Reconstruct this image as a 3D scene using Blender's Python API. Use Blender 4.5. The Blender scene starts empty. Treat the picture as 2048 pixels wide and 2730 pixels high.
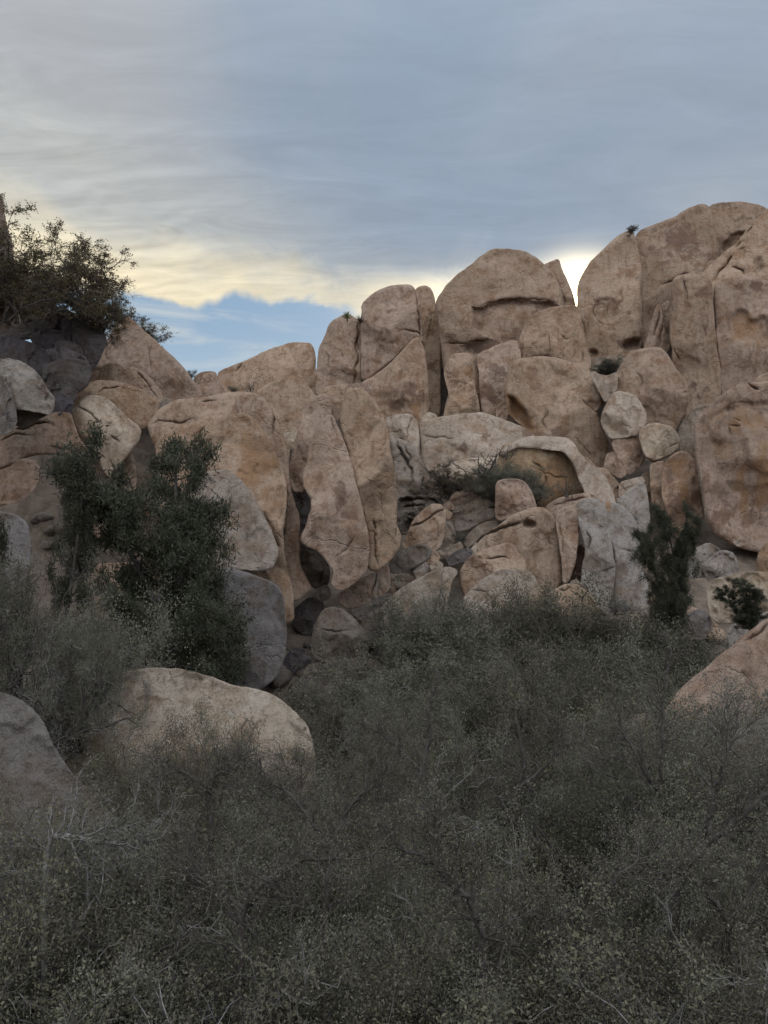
import bpy, math, random
import numpy as np
from mathutils import Vector, Matrix
from mathutils.geometry import delaunay_2d_cdt

S = bpy.context.scene
COL = S.collection
PI = math.pi

# ------------------------------------------------------------------ camera
FPX = 2050.0                      # focal length in pixels of the 2048 x 2730 photograph
PITCH = math.radians(4.0)
CAM = np.array([0.0, 0.0, 4.0])
cd = bpy.data.cameras.new('camera')
cam = bpy.data.objects.new('camera', cd)
COL.objects.link(cam)
cam.location = CAM
cam.rotation_euler = (PI / 2 + PITCH, 0, 0)
cd.sensor_fit = 'VERTICAL'
cd.sensor_height = 24.0
cd.lens = 24.0 * FPX / 2730.0
cd.clip_start = 0.1
cd.clip_end = 6000
S.camera = cam


def ray(px, py):
    """world direction(s) for pixels of the photograph, scaled so that dir.y == 1"""
    px = np.asarray(px, float); py = np.asarray(py, float)
    x = (px - 1024) / FPX
    u = (1365 - py) / FPX
    y = math.cos(PITCH) - u * math.sin(PITCH)
    z = math.sin(PITCH) + u * math.cos(PITCH)
    return np.stack([x / y, np.ones_like(x), z / y], -1)


def at(px, py, Y):
    return CAM + ray(px, py) * Y


# ------------------------------------------------------------------ world, sun, exposure
sd = ray(1545, 815); sd = sd / np.linalg.norm(sd)
SUN_EL = math.asin(sd[2]); SUN_AZ = math.atan2(sd[0], sd[1])

world = bpy.data.worlds.new('World')
S.world = world
world.use_nodes = True
nt = world.node_tree
nt.nodes.clear()


class NT:
    def __init__(s, tree): s.t = tree
    def n(s, typ, **kw):
        nd = s.t.nodes.new(typ)
        for k, v in kw.items(): setattr(nd, k, v)
        return nd
    def link(s, a, b): s.t.links.new(a, b)
    def setin(s, sock, v):
        if isinstance(v, bpy.types.NodeSocket): s.t.links.new(v, sock)
        elif v is not None: sock.default_value = v
    def m(s, op, a, b=None, c=None, clamp=False):
        nd = s.n('ShaderNodeMath', operation=op); nd.use_clamp = clamp
        s.setin(nd.inputs[0], a)
        if b is not None: s.setin(nd.inputs[1], b)
        if c is not None: s.setin(nd.inputs[2], c)
        return nd.outputs[0]
    def vm(s, op, a, b=None):
        nd = s.n('ShaderNodeVectorMath', operation=op)
        s.setin(nd.inputs[0], a)
        if b is not None: s.setin(nd.inputs[1], b)
        return nd.outputs['Value'] if op in ('DOT_PRODUCT', 'LENGTH') else nd.outputs[0]
    def ss(s, v, a, b, lo=0.0, hi=1.0):
        nd = s.n('ShaderNodeMapRange', interpolation_type='SMOOTHSTEP')
        s.setin(nd.inputs['Value'], v)
        if a > b: a, b, lo, hi = b, a, hi, lo
        nd.inputs['From Min'].default_value = a; nd.inputs['From Max'].default_value = b
        nd.inputs['To Min'].default_value = lo; nd.inputs['To Max'].default_value = hi
        return nd.outputs[0]
    def mix(s, f, a, b, mode='MIX'):
        nd = s.n('ShaderNodeMix', data_type='RGBA', blend_type=mode)
        s.setin(nd.inputs[0], f); s.setin(nd.inputs[6], col4(a)); s.setin(nd.inputs[7], col4(b))
        return nd.outputs[2]
    def noise(s, vec, scale, detail=4, rough=0.55, dist=0.0):
        nd = s.n('ShaderNodeTexNoise')
        s.setin(nd.inputs['Vector'], vec)
        nd.inputs['Scale'].default_value = scale; nd.inputs['Detail'].default_value = detail
        nd.inputs['Roughness'].default_value = rough; nd.inputs['Distortion'].default_value = dist
        return nd.outputs['Fac']
    def mapping(s, vec, scale=(1, 1, 1), rot=(0, 0, 0), loc=(0, 0, 0)):
        nd = s.n('ShaderNodeMapping')
        s.setin(nd.inputs['Vector'], vec)
        nd.inputs['Scale'].default_value = scale; nd.inputs['Rotation'].default_value = rot
        nd.inputs['Location'].default_value = loc
        return nd.outputs[0]


def col4(c):
    if isinstance(c, (tuple, list)) and len(c) == 3: return (c[0], c[1], c[2], 1)
    return c


W = NT(nt)
SKY_FILL_GAIN = 4.6          # added sky brightening overhead and behind the camera, to light the rocks
tc = W.n('ShaderNodeTexCoord')
D = tc.outputs['Generated']
sep = W.n('ShaderNodeSeparateXYZ'); W.link(D, sep.inputs[0])
X, Y, Z = sep.outputs
elev = W.m('MULTIPLY', W.m('ARCSINE', Z), 180 / PI)
azim = W.m('MULTIPLY', W.m('ARCTAN2', X, Y), 180 / PI)
dots = W.vm('DOT_PRODUCT', D, tuple(sd))
ang = W.m('MULTIPLY', W.m('ARCCOSINE', W.m('MINIMUM', dots, 1.0)), 180 / PI)
sky = W.n('ShaderNodeTexSky')
sky.sky_type = 'NISHITA'; sky.sun_disc = False
sky.sun_elevation = SUN_EL; sky.sun_rotation = SUN_AZ
sky.air_density = 1.0; sky.dust_density = 0.6; sky.ozone_density = 1.6
# cloud sheet coordinates: direction projected on a high plane
den = W.m('ADD', W.m('MAXIMUM', Z, 0.0), 0.12)
comb = W.n('ShaderNodeCombineXYZ')
W.link(W.m('DIVIDE', X, den), comb.inputs[0]); W.link(W.m('DIVIDE', Y, den), comb.inputs[1])
P = comb.outputs[0]
n1 = W.noise(W.mapping(P, scale=(0.9, 0.55, 1), rot=(0, 0, 0.5)), 1.15, 6, 0.52, 0.25)
n2 = W.noise(W.mapping(P, scale=(1.0, 0.5, 1), rot=(0, 0, -0.5)), 4.0, 5, 0.55, 0.5)
Pdist = W.vm('ADD', P, W.n('ShaderNodeVectorMath').outputs[0])
wv = W.n('ShaderNodeTexWave', wave_type='BANDS', bands_direction='Y')
W.link(W.mapping(P, scale=(1, 1, 1), rot=(0, 0, 0.22)), wv.inputs['Vector'])
wv.inputs['Scale'].default_value = 5.2; wv.inputs['Distortion'].default_value = 6.5
wv.inputs['Detail'].default_value = 3; wv.inputs['Detail Scale'].default_value = 1.3
wave = wv.outputs['Fac']
# grey-blue sheet with faint lighter veils
g = 10.0
base = W.mix(W.ss(n1, 0.38, 0.72), (0.295 * g, 0.368 * g, 0.468 * g), (0.39 * g, 0.432 * g, 0.492 * g))
leftness = W.ss(azim, 4, -26)
veil = W.m('MULTIPLY', W.m('MULTIPLY', W.ss(n1, 0.42, 0.66), leftness), W.ss(ang, 80, 40))
base = W.mix(W.m('MULTIPLY', veil, 0.6), base, (0.47 * g, 0.47 * g, 0.47 * g))
# rippled, lit band sinking toward the horizon
nn = W.m('SUBTRACT', n2, 0.5)
ef = W.m('ADD', W.m('ADD', elev, W.m('MULTIPLY', nn, 9.0)), W.m('MULTIPLY', W.m('MAXIMUM', W.m('MINIMUM', azim, 30), -30), 0.30))
near = W.ss(ang, 75, 35)
ripple = W.m('MULTIPLY', W.m('MULTIPLY', W.ss(wave, 0.3, 0.95), W.ss(ef, 30, 18)), W.m('MULTIPLY', near, leftness))

pale = W.m('MULTIPLY', W.ss(ef, 27, 15.5), near)
base = W.mix(W.m('MULTIPLY', pale, 0.6), base, (0.60 * g, 0.60 * g, 0.54 * g))
cream = W.m('MULTIPLY', W.m('MULTIPLY', W.ss(W.m('ADD', elev, W.m('ADD', W.m('MULTIPLY', nn, 7.0), W.m('MULTIPLY', azim, 0.12))), 22.5, 16.8), near), 0.85)
base = W.mix(cream, base, (1.0 * g, 0.87 * g, 0.60 * g))
n3 = W.noise(W.mapping(P, scale=(0.45, 1.5, 1), rot=(0, 0, 0.3)), 7.0, 8, 0.66, 1.0)
tex = W.m('ADD', W.m('MULTIPLY', W.m('MULTIPLY', W.m('SUBTRACT', wave, 0.5), W.ss(n1, 0.45, 0.8)), W.m('MULTIPLY', W.ss(elev, 33, 22), leftness)), W.m('MULTIPLY', W.m('SUBTRACT', n3, 0.5), 2.6))
texs = W.m('ADD', 1.0, W.m('MULTIPLY', W.m('MULTIPLY', tex, W.m('ADD', 0.12, W.m('MULTIPLY', W.ss(ef, 32, 16), 0.17))), W.ss(ang, 90, 45)))
tsc = W.n('ShaderNodeVectorMath', operation='SCALE'); W.link(base, tsc.inputs[0]); W.link(texs, tsc.inputs['Scale'])
base = tsc.outputs[0]
# brightening added to the sheet outside the view, as fill for the rock faces
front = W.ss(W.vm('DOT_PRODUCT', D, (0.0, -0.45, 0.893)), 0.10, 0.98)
gain = W.m('ADD', 1.0, W.m('MULTIPLY', front, SKY_FILL_GAIN - 1))
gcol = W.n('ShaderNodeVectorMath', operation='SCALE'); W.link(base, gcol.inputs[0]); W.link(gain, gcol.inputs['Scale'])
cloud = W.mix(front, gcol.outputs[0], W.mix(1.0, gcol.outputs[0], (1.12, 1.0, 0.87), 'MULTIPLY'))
# the clear strip low in the west, with wisps
hedge = W.m('ADD', W.m('ADD', elev, W.m('MULTIPLY', nn, 5.0)), W.m('MULTIPLY', W.m('SUBTRACT', n1, 0.5), 6.0))
hole = W.m('MULTIPLY', W.ss(hedge, 19.9, 19.0), W.ss(W.m('ADD', X, W.m('MULTIPLY', nn, 0.10)), -0.022, -0.058))
wisp = W.noise(W.mapping(P, scale=(0.6, 1.3, 1), rot=(0, 0, 0.8)), 2.6, 5, 0.6, 0.8)
clear = W.mix(0.35, sky.outputs[0], (0.20 * g, 0.37 * g, 0.60 * g))
clear = W.mix(0.75, clear, W.mix(W.ss(elev, 11, 19), (0.46 * g, 0.57 * g, 0.65 * g), (0.27 * g, 0.41 * g, 0.57 * g)))
clear = W.mix(W.m('MULTIPLY', W.ss(wisp, 0.50, 0.72), 0.7), clear, (0.62 * g, 0.66 * g, 0.66 * g))
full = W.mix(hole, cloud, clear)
# glow round the hidden sun
gl1 = W.m('POWER', 2.718, W.m('MULTIPLY', W.m('MULTIPLY', ang, ang), -1 / (2 * 1.6 ** 2)))
gl2 = W.m('POWER', 2.718, W.m('MULTIPLY', ang, -1 / 4.5))
gl2 = W.m('MULTIPLY', gl2, W.m('MULTIPLY', W.ss(W.m('ADD', elev, W.m('MULTIPLY', nn, 5)), 23.5, 19), W.m('ADD', 0.3, W.m('MULTIPLY', n2, 1.4))))
addc = W.n('ShaderNodeVectorMath', operation='SCALE'); addc.inputs[0].default_value = (5.0 * g, 4.1 * g, 2.4 * g); W.link(gl1, addc.inputs['Scale'])
addd = W.n('ShaderNodeVectorMath', operation='SCALE'); addd.inputs[0].default_value = (0.6 * g, 0.48 * g, 0.26 * g); W.link(gl2, addd.inputs['Scale'])
SE, SA = math.degrees(SUN_EL), math.degrees(SUN_AZ)
qa = W.m('DIVIDE', W.m('SUBTRACT', azim, SA - 3.0), 8.0); qe = W.m('DIVIDE', W.m('SUBTRACT', W.m('ADD', elev, W.m('MULTIPLY', nn, 2.5)), SE + 0.6), 1.7)
gl3 = W.m('POWER', 2.718, W.m('MULTIPLY', W.m('ADD', W.m('MULTIPLY', qa, qa), W.m('MULTIPLY', qe, qe)), -1.0))
adde = W.n('ShaderNodeVectorMath', operation='SCALE'); adde.inputs[0].default_value = (1.3 * g, 1.1 * g, 0.72 * g); W.link(gl3, adde.inputs['Scale'])
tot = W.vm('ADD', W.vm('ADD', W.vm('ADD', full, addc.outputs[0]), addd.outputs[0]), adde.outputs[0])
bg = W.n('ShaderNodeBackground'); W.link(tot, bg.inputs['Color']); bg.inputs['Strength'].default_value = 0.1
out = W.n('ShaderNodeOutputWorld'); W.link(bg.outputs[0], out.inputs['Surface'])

sl = bpy.data.lights.new('sun', 'SUN')
sl.energy = 2.5; sl.angle = math.radians(0.53); sl.color = (1.0, 0.86, 0.66)
sun = bpy.data.objects.new('sun', sl); COL.objects.link(sun)
sun.location = (20, 60, 60)
sun.rotation_euler = Vector(tuple(sd)).to_track_quat('Z', 'Y').to_euler()

S.view_settings.view_transform = 'Standard'
S.view_settings.look = 'None'
S.view_settings.exposure = 0.0
S.view_settings.gamma = 1.0
S.view_settings.use_curve_mapping = False

# ------------------------------------------------------------------ noise
_rs = np.random.RandomState(7)
_perm = _rs.permutation(512)
_grad = _rs.normal(size=(512, 3)); _grad /= np.linalg.norm(_grad, axis=1, keepdims=True)


def perlin(p):
    pi = np.floor(p).astype(np.int64); f = p - pi
    w = f * f * f * (f * (f * 6 - 15) + 10)
    r = 0
    for dx in (0, 1):
        for dy in (0, 1):
            for dz in (0, 1):
                h = _perm[(_perm[(_perm[(pi[:, 0] + dx) & 511] + pi[:, 1] + dy) & 511] + pi[:, 2] + dz) & 511]
                gd = _grad[h]
                d = ((f[:, 0] - dx) * gd[:, 0] + (f[:, 1] - dy) * gd[:, 1] + (f[:, 2] - dz) * gd[:, 2])
                wx = w[:, 0] if dx else 1 - w[:, 0]
                wy = w[:, 1] if dy else 1 - w[:, 1]
                wz = w[:, 2] if dz else 1 - w[:, 2]
                r = r + d * wx * wy * wz
    return r


def fbm(p, octv=4, gain=0.5, ridged=False):
    a = 1.0; r = 0; q = p.copy()
    for _ in range(octv):
        v = perlin(q)
        r = r + a * ((0.3 - np.abs(v) * 1.6) if ridged else v)
        q = q * 2.03 + 11.7; a *= gain
    return r


# ------------------------------------------------------------------ helpers for objects
def tag(o, label=None, cat=None, group=None, kind=None):
    if label: o['label'] = label
    if cat: o['category'] = cat
    if group: o['group'] = group
    if kind: o['kind'] = kind
    return o


def mesh_from(name, v, faces=None, tris=None, quads=None, smooth=True):
    me = bpy.data.meshes.new(name)
    v = np.asarray(v, np.float32)
    loops = []; tot = []
    if tris is not None and len(tris):
        tris = np.asarray(tris, np.int32); loops.append(tris.ravel()); tot.append(np.full(len(tris), 3, np.int32))
    if quads is not None and len(quads):
        quads = np.asarray(quads, np.int32); loops.append(quads.ravel()); tot.append(np.full(len(quads), 4, np.int32))
    lp = np.concatenate(loops); tt = np.concatenate(tot)
    st = np.concatenate([[0], np.cumsum(tt)[:-1]]).astype(np.int32)
    me.vertices.add(len(v)); me.vertices.foreach_set('co', v.ravel())
    me.loops.add(len(lp)); me.loops.foreach_set('vertex_index', lp)
    me.polygons.add(len(tt)); me.polygons.foreach_set('loop_start', st)
    try: me.polygons.foreach_set('loop_total', tt)
    except Exception: pass
    me.update(calc_edges=True)
    me.polygons.foreach_set('use_smooth', np.full(len(tt), smooth))
    me.update()
    return me


def link(name, me, mat=None, parent=None, loc=(0, 0, 0)):
    o = bpy.data.objects.new(name, me)
    COL.objects.link(o)
    if mat is not None and len(me.materials) == 0: me.materials.append(mat)
    o.location = loc
    if parent: o.parent = parent
    return o


# ------------------------------------------------------------------ materials
def new_mat(name):
    m = bpy.data.materials.new(name); m.use_nodes = True
    m.node_tree.nodes.clear()
    return m, NT(m.node_tree)


def rock_material():
    m, N = new_mat('weathered_granite')
    tcn = N.n('ShaderNodeTexCoord'); oi = N.n('ShaderNodeObjectInfo')
    off = N.n('ShaderNodeVectorMath', operation='SCALE'); off.inputs[0].default_value = (31, 17, 23); N.link(oi.outputs['Random'], off.inputs['Scale'])
    v = N.vm('ADD', tcn.outputs['Object'], off.outputs[0])
    base = oi.outputs['Color']
    big = N.noise(v, 0.28, 5, 0.6, 0.4)
    med = N.noise(v, 0.9, 8, 0.72, 0.5)
    fine = N.noise(v, 5.0, 6, 0.78)
    grain = N.noise(v, 34.0, 3, 0.7)
    streak = N.noise(N.mapping(v, scale=(2.2, 2.2, 0.22)), 1.0, 5, 0.6, 0.6)
    # large warm and pale blotches
    c = N.mix(N.ss(big, 0.44, 0.62), base, N.mix(1.0, base, (1.20, 1.22, 1.26), 'MULTIPLY'))
    c = N.mix(N.m('MULTIPLY', N.ss(med, 0.47, 0.62), 0.8), c, N.mix(1.0, base, (0.74, 0.62, 0.53), 'MULTIPLY'))
    # water streaks
    c = N.mix(N.m('MULTIPLY', N.ss(streak, 0.48, 0.70), 0.5), c, N.mix(1.0, base, (0.56, 0.50, 0.48), 'MULTIPLY'))
    c = N.mix(N.m('MULTIPLY', N.ss(streak, 0.46, 0.28), 0.35), c, N.mix(1.0, base, (1.22, 1.24, 1.26), 'MULTIPLY'))
    # grain and speckle
    c = N.mix(N.m('MULTIPLY', N.ss(fine, 0.51, 0.62), 0.70), c, N.mix(1.0, c, (0.60, 0.56, 0.53), 'MULTIPLY'))
    c = N.mix(N.m('MULTIPLY', N.ss(fine, 0.47, 0.32), 0.5), c, N.mix(1.0, c, (1.35, 1.35, 1.35), 'MULTIPLY'))
    c = N.mix(N.m('MULTIPLY', N.ss(grain, 0.35, 0.65), 0.55), c, N.mix(1.0, c, (0.60, 0.58, 0.58), 'MULTIPLY'))
    # dark lichen specks where the patchy noise allows
    vor = N.n('ShaderNodeTexVoronoi'); N.link(v, vor.inputs['Vector']); vor.inputs['Scale'].default_value = 4.5
    spk = N.m('MULTIPLY', N.ss(N.m('ADD', vor.outputs['Distance'], N.m('MULTIPLY', fine, 0.25)), 0.30, 0.22), N.ss(N.noise(v, 0.6, 3, 0.6), 0.50, 0.62))
    c = N.mix(N.m('MULTIPLY', spk, 0.55), c, (0.07, 0.06, 0.055))
    # desert varnish: placed patches, edge broken by noise
    st = N.n('ShaderNodeAttribute', attribute_name='stain')
    pn = N.noise(v, 0.9, 8, 0.74, 1.2)
    sm = N.ss(N.m('ADD', st.outputs['Fac'], N.m('MULTIPLY', N.m('SUBTRACT', pn, 0.5), 2.4)), 0.48, 0.85)
    sm = N.m('MULTIPLY', sm, N.ss(st.outputs['Fac'], 0.02, 0.2))
    c = N.mix(N.m('MULTIPLY', sm, 0.72), c, N.mix(N.ss(med, 0.35, 0.65), (0.10, 0.062, 0.05), (0.19, 0.115, 0.08)))
    ru = N.n('ShaderNodeAttribute', attribute_name='rust')
    rm = N.m('MULTIPLY', N.ss(N.m('ADD', ru.outputs['Fac'], N.m('MULTIPLY', N.m('SUBTRACT', N.noise(N.mapping(v, scale=(1.4, 1.4, 0.5)), 1.2, 5, 0.65), 0.5), 1.2)), 0.32, 0.75), N.ss(ru.outputs['Fac'], 0.02, 0.25))
    c = N.mix(N.m('MULTIPLY', rm, 0.85), c, N.mix(N.ss(fine, 0.3, 0.7), (0.20, 0.105, 0.055), (0.36, 0.215, 0.12)))
    # relief
    b1 = N.noise(v, 2.2, 8, 0.62, 0.35)
    b2 = N.noise(v, 14.0, 5, 0.7)
    cr = N.n('ShaderNodeTexVoronoi', feature='DISTANCE_TO_EDGE'); N.link(N.vm('ADD', v, N.vm('MULTIPLY', N.n('ShaderNodeVectorMath').outputs[0], (0, 0, 0))), cr.inputs['Vector'])
    wn = N.n('ShaderNodeTexNoise'); N.link(v, wn.inputs['Vector']); wn.inputs['Scale'].default_value = 1.4; wn.inputs['Detail'].default_value = 4
    wsc = N.n('ShaderNodeVectorMath', operation='SCALE'); N.link(wn.outputs['Color'], wsc.inputs[0]); wsc.inputs['Scale'].default_value = 0.9
    N.link(N.vm('ADD', v, wsc.outputs[0]), cr.inputs['Vector']); cr.inputs['Scale'].default_value = 0.42
    crk = N.m('MULTIPLY', N.ss(cr.outputs['Distance'], 0.0, 0.022, -1.0, 0.0), N.ss(N.noise(v, 0.5, 3, 0.5), 0.50, 0.58))
    h = N.m('ADD', N.m('ADD', N.m('MULTIPLY', b1, 0.16), N.m('MULTIPLY', b2, 0.13)), N.m('MULTIPLY', crk, 0.12))
    h = N.m('ADD', h, N.m('MULTIPLY', fine, 0.16))
    bp = N.n('ShaderNodeBump'); bp.inputs['Strength'].default_value = 0.8; bp.inputs['Distance'].default_value = 0.75; N.link(h, bp.inputs['Height'])
    bs = N.n('ShaderNodeBsdfPrincipled'); N.link(c, bs.inputs['Base Color']); bs.inputs['Roughness'].default_value = 0.95
    bs.inputs['Specular IOR Level'].default_value = 0.12
    N.link(bp.outputs[0], bs.inputs['Normal'])
    o = N.n('ShaderNodeOutputMaterial'); N.link(bs.outputs[0], o.inputs['Surface'])
    return m


def simple_mat(name, c1, c2, scale=6.0, rough=0.9, bump=0.0, transl=0.0, rand=0.0):
    m, N = new_mat(name)
    tcn = N.n('ShaderNodeTexCoord'); oi = N.n('ShaderNodeObjectInfo')
    f = N.noise(tcn.outputs['Object'], scale, 4, 0.65)
    c = N.mix(N.ss(f, 0.36, 0.64), c1, c2)
    if rand:
        hs = N.n('ShaderNodeHueSaturation'); N.link(c, hs.inputs['Color'])
        N.link(N.m('ADD', 1 - rand, N.m('MULTIPLY', oi.outputs['Random'], 2 * rand)), hs.inputs['Value'])
        N.link(N.m('ADD', 0.485, N.m('MULTIPLY', oi.outputs['Random'], 0.03)), hs.inputs['Hue'])
        c = hs.outputs[0]
    bs = N.n('ShaderNodeBsdfPrincipled'); N.link(c, bs.inputs['Base Color']); bs.inputs['Roughness'].default_value = rough
    bs.inputs['Specular IOR Level'].default_value = 0.2
    if bump:
        bp = N.n('ShaderNodeBump'); bp.inputs['Strength'].default_value = 0.7; bp.inputs['Distance'].default_value = bump
        N.link(N.noise(tcn.outputs['Object'], scale * 3, 6, 0.7), bp.inputs['Height']); N.link(bp.outputs[0], bs.inputs['Normal'])
    o = N.n('ShaderNodeOutputMaterial')
    if transl:
        tr = N.n('ShaderNodeBsdfTranslucent'); N.link(c, tr.inputs['Color'])
        mx = N.n('ShaderNodeMixShader'); mx.inputs[0].default_value = transl
        N.link(bs.outputs[0], mx.inputs[1]); N.link(tr.outputs[0], mx.inputs[2]); N.link(mx.outputs[0], o.inputs['Surface'])
    else: N.link(bs.outputs[0], o.inputs['Surface'])
    return m


M_ROCK = rock_material()
M_SOIL = simple_mat('dry_soil', (0.10, 0.075, 0.057), (0.17, 0.13, 0.10), 1.2, 0.95, 0.15)
M_BARKG = simple_mat('grey_bark', (0.25, 0.22, 0.20), (0.14, 0.12, 0.105), 9, 0.9, rand=0.25)
M_BARKD = simple_mat('dark_bark', (0.055, 0.045, 0.04), (0.10, 0.085, 0.075), 9, 0.9)
M_TWIGM = simple_mat('grey_twigs', (0.125, 0.11, 0.103), (0.030, 0.026, 0.024), 9, 0.9, rand=0.3)
M_TWIGP = simple_mat('pale_dead_twigs', (0.26, 0.235, 0.225), (0.10, 0.09, 0.083), 9, 0.9, rand=0.15)
M_LEAFG = simple_mat('grey_green_leaves', (0.108, 0.101, 0.073), (0.18, 0.167, 0.122), 5, 0.7, transl=0.25, rand=0.28)
M_LEAFO = simple_mat('olive_leaves', (0.10, 0.092, 0.06), (0.165, 0.15, 0.10), 5, 0.7, transl=0.25, rand=0.2)
M_LEAFD = simple_mat('dark_needles', (0.036, 0.037, 0.024), (0.072, 0.071, 0.045), 4, 0.7, transl=0.15, rand=0.2)
M_LEAFB = simple_mat('brown_green_leaves', (0.055, 0.045, 0.028), (0.10, 0.08, 0.045), 4, 0.7, transl=0.35, rand=0.1)
M_YUC = simple_mat('yucca_blades', (0.09, 0.12, 0.05), (0.15, 0.17, 0.08), 4, 0.6, transl=0.2)
M_MOSS = simple_mat('moss', (0.10, 0.09, 0.02), (0.16, 0.14, 0.04), 14, 0.95)

# ------------------------------------------------------------------ ground
_gy = [-60, 4, 10, 20, 30, 34, 38, 42, 48, 54, 60, 63, 95, 140, 2500]
_gz = [-3.2, -3.2, -3.4, -3.6, -3.2, -1.6, 0.4, 2.0, 5.6, 9.5, 13.4, 15.5, 2.0, -6, -10]
# height of the bedrock crest behind the boulders, along the ridge (column of the photo -> row it stays below)
_cx = [-3000, -300, 0, 250, 330, 450, 520, 620, 800, 880, 940, 1010, 1140, 1230, 1420, 1500, 1560, 1620, 1750, 2048, 2600, 4000]
_cy = [1300, 960, 930, 940, 960, 1075, 1090, 1075, 1010, 950, 860, 830, 850, 800, 780, 850, 850, 800, 720, 680, 700, 1200]


def ground_z(x, y):
    x = np.asarray(x, float); y = np.asarray(y, float)
    z = np.interp(y, _gy, _gz)
    yy = np.maximum(y, 30.0)
    col = 1024 + FPX * x / yy
    zc = 4.0 + 69.0 * (1508 - np.interp(col, _cx, _cy)) / FPX
    f = np.clip((y - 62.5) / 6.5, 0, 1) * np.clip((88 - y) / 16, 0, 1)
    z = z + (zc - z) * f * f * (3 - 2 * f)
    # the left flank steepens sooner
    zl = 4.0 + 54.0 * (1508 - np.interp(col, _cx, _cy) - 60) / FPX
    fl = np.clip((y - 45) / 9, 0, 1) * np.clip((72 - y) / 8, 0, 1) * np.clip((520 - col) / 120, 0, 1)
    z = np.maximum(z, z + (zl - z) * fl * fl * (3 - 2 * fl))
    side = np.clip((np.abs(x) - 14 - 0.25 * np.maximum(y, 0)) / 20, 0, 1)
    z = z + side * side * (3 - 2 * side) * 3.0 * np.exp(-((y - 35) / 60) ** 2)
    return z


def build_ground():
    xs = np.concatenate([np.linspace(-2500, -80, 14)[:-1], np.linspace(-80, 80, 161), np.linspace(80, 2500, 14)[1:]])
    ys = np.concatenate([np.linspace(-2500, -60, 10)[:-1], np.linspace(-60, 100, 161), np.linspace(100, 3000, 22)[1:]])
    XX, YY = np.meshgrid(xs, ys)
    ZZ = ground_z(XX, YY)
    p = np.stack([XX.ravel() * 0.25, YY.ravel() * 0.25, np.zeros(XX.size)], 1)
    ZZ = ZZ + (fbm(p, 4) * 0.5).reshape(ZZ.shape) * (np.abs(XX) < 90)
    v = np.stack([XX.ravel(), YY.ravel(), ZZ.ravel()], 1)
    nx, ny = len(xs), len(ys)
    i = np.arange(nx * ny).reshape(ny, nx)
    q = np.stack([i[:-1, :-1].ravel(), i[:-1, 1:].ravel(), i[1:, 1:].ravel(), i[1:, :-1].ravel()], 1)
    me = mesh_from('ground', v, quads=q)
    o = link('ground', me, M_SOIL)
    tag(o, kind='structure')
    return o


build_ground()

# ------------------------------------------------------------------ rocks
CROPS = {'A': (0, 500, .42194), 'B': (500, 700, .42194), 'C': (1000, 600, .42194), 'D': (1348, 500, .42194),
         'E': (0, 1100, .42194), 'F': (600, 1200, .42194), 'G': (1000, 1100, .42194), 'H': (1348, 1100, .42194),
         'I': (0, 1600, .61724), 'J': (1024, 1500, .61724)}


def pts(crop, s):
    ox, oy, k = CROPS[crop]
    a = np.array([[float(t) for t in p.split(',')] for p in s.split()])
    return a * k + np.array([ox, oy])


def chaikin(p, n=2, closed=True):
    for _ in range(n):
        q = np.roll(p, -1, 0) if closed else p[1:]
        a = p if closed else p[:-1]
        new = np.empty((2 * len(a), 2))
        new[0::2] = 0.82 * a + 0.18 * q; new[1::2] = 0.18 * a + 0.82 * q
        p = new if closed else np.vstack([p[:1], new, p[-1:]])
    return p


def resample(p, step, closed=True):
    q = np.vstack([p, p[:1]]) if closed else p
    d = np.r_[0, np.cumsum(np.hypot(*np.diff(q, axis=0).T))]
    n = max(8 if closed else 2, int(d[-1] / step))
    t = np.linspace(0, d[-1], n + 1)
    r = np.stack([np.interp(t, d, q[:, 0]), np.interp(t, d, q[:, 1])], 1)
    return r[:-1] if closed else r


def inside(poly, P):
    x, y = P[:, 0], P[:, 1]
    r = np.zeros(len(P), bool)
    a = poly; b = np.roll(poly, -1, 0)
    for (x1, y1), (x2, y2) in zip(a, b):
        if y1 == y2: continue
        c = ((y1 > y) != (y2 > y)) & (x < (x2 - x1) * (y - y1) / (y2 - y1) + x1)
        r ^= c
    return r


def segdist(poly, P, closed=True):
    a = poly if closed else poly[:-1]
    b = np.roll(poly, -1, 0) if closed else poly[1:]
    best = np.full(len(P), 1e18)
    for p, q in zip(a, b):
        d = q - p; L = d @ d + 1e-12
        t = np.clip(((P - p) @ d) / L, 0, 1)
        e = P - p - t[:, None] * d
        best = np.minimum(best, (e * e).sum(1))
    return np.sqrt(best)


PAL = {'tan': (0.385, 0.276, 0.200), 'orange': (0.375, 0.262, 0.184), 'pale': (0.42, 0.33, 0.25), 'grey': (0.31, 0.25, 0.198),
       'pink': (0.365, 0.262, 0.190), 'cool': (0.325, 0.28, 0.24), 'dark': (0.12, 0.10, 0.09),  # 'dark' also carries the shade of slots, cave and left slope
       'shade_grey': (0.19, 0.16, 0.135), 'shade_cool': (0.22, 0.193, 0.17), 'shade_pale': (0.30, 0.242, 0.19)}  # darkened copies: shade of low and sheltered rocks put into the colour
ROCKS = []
_rk = [0]
GRID = 64
LSCALE = 0.8
TRIS = [0]


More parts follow.
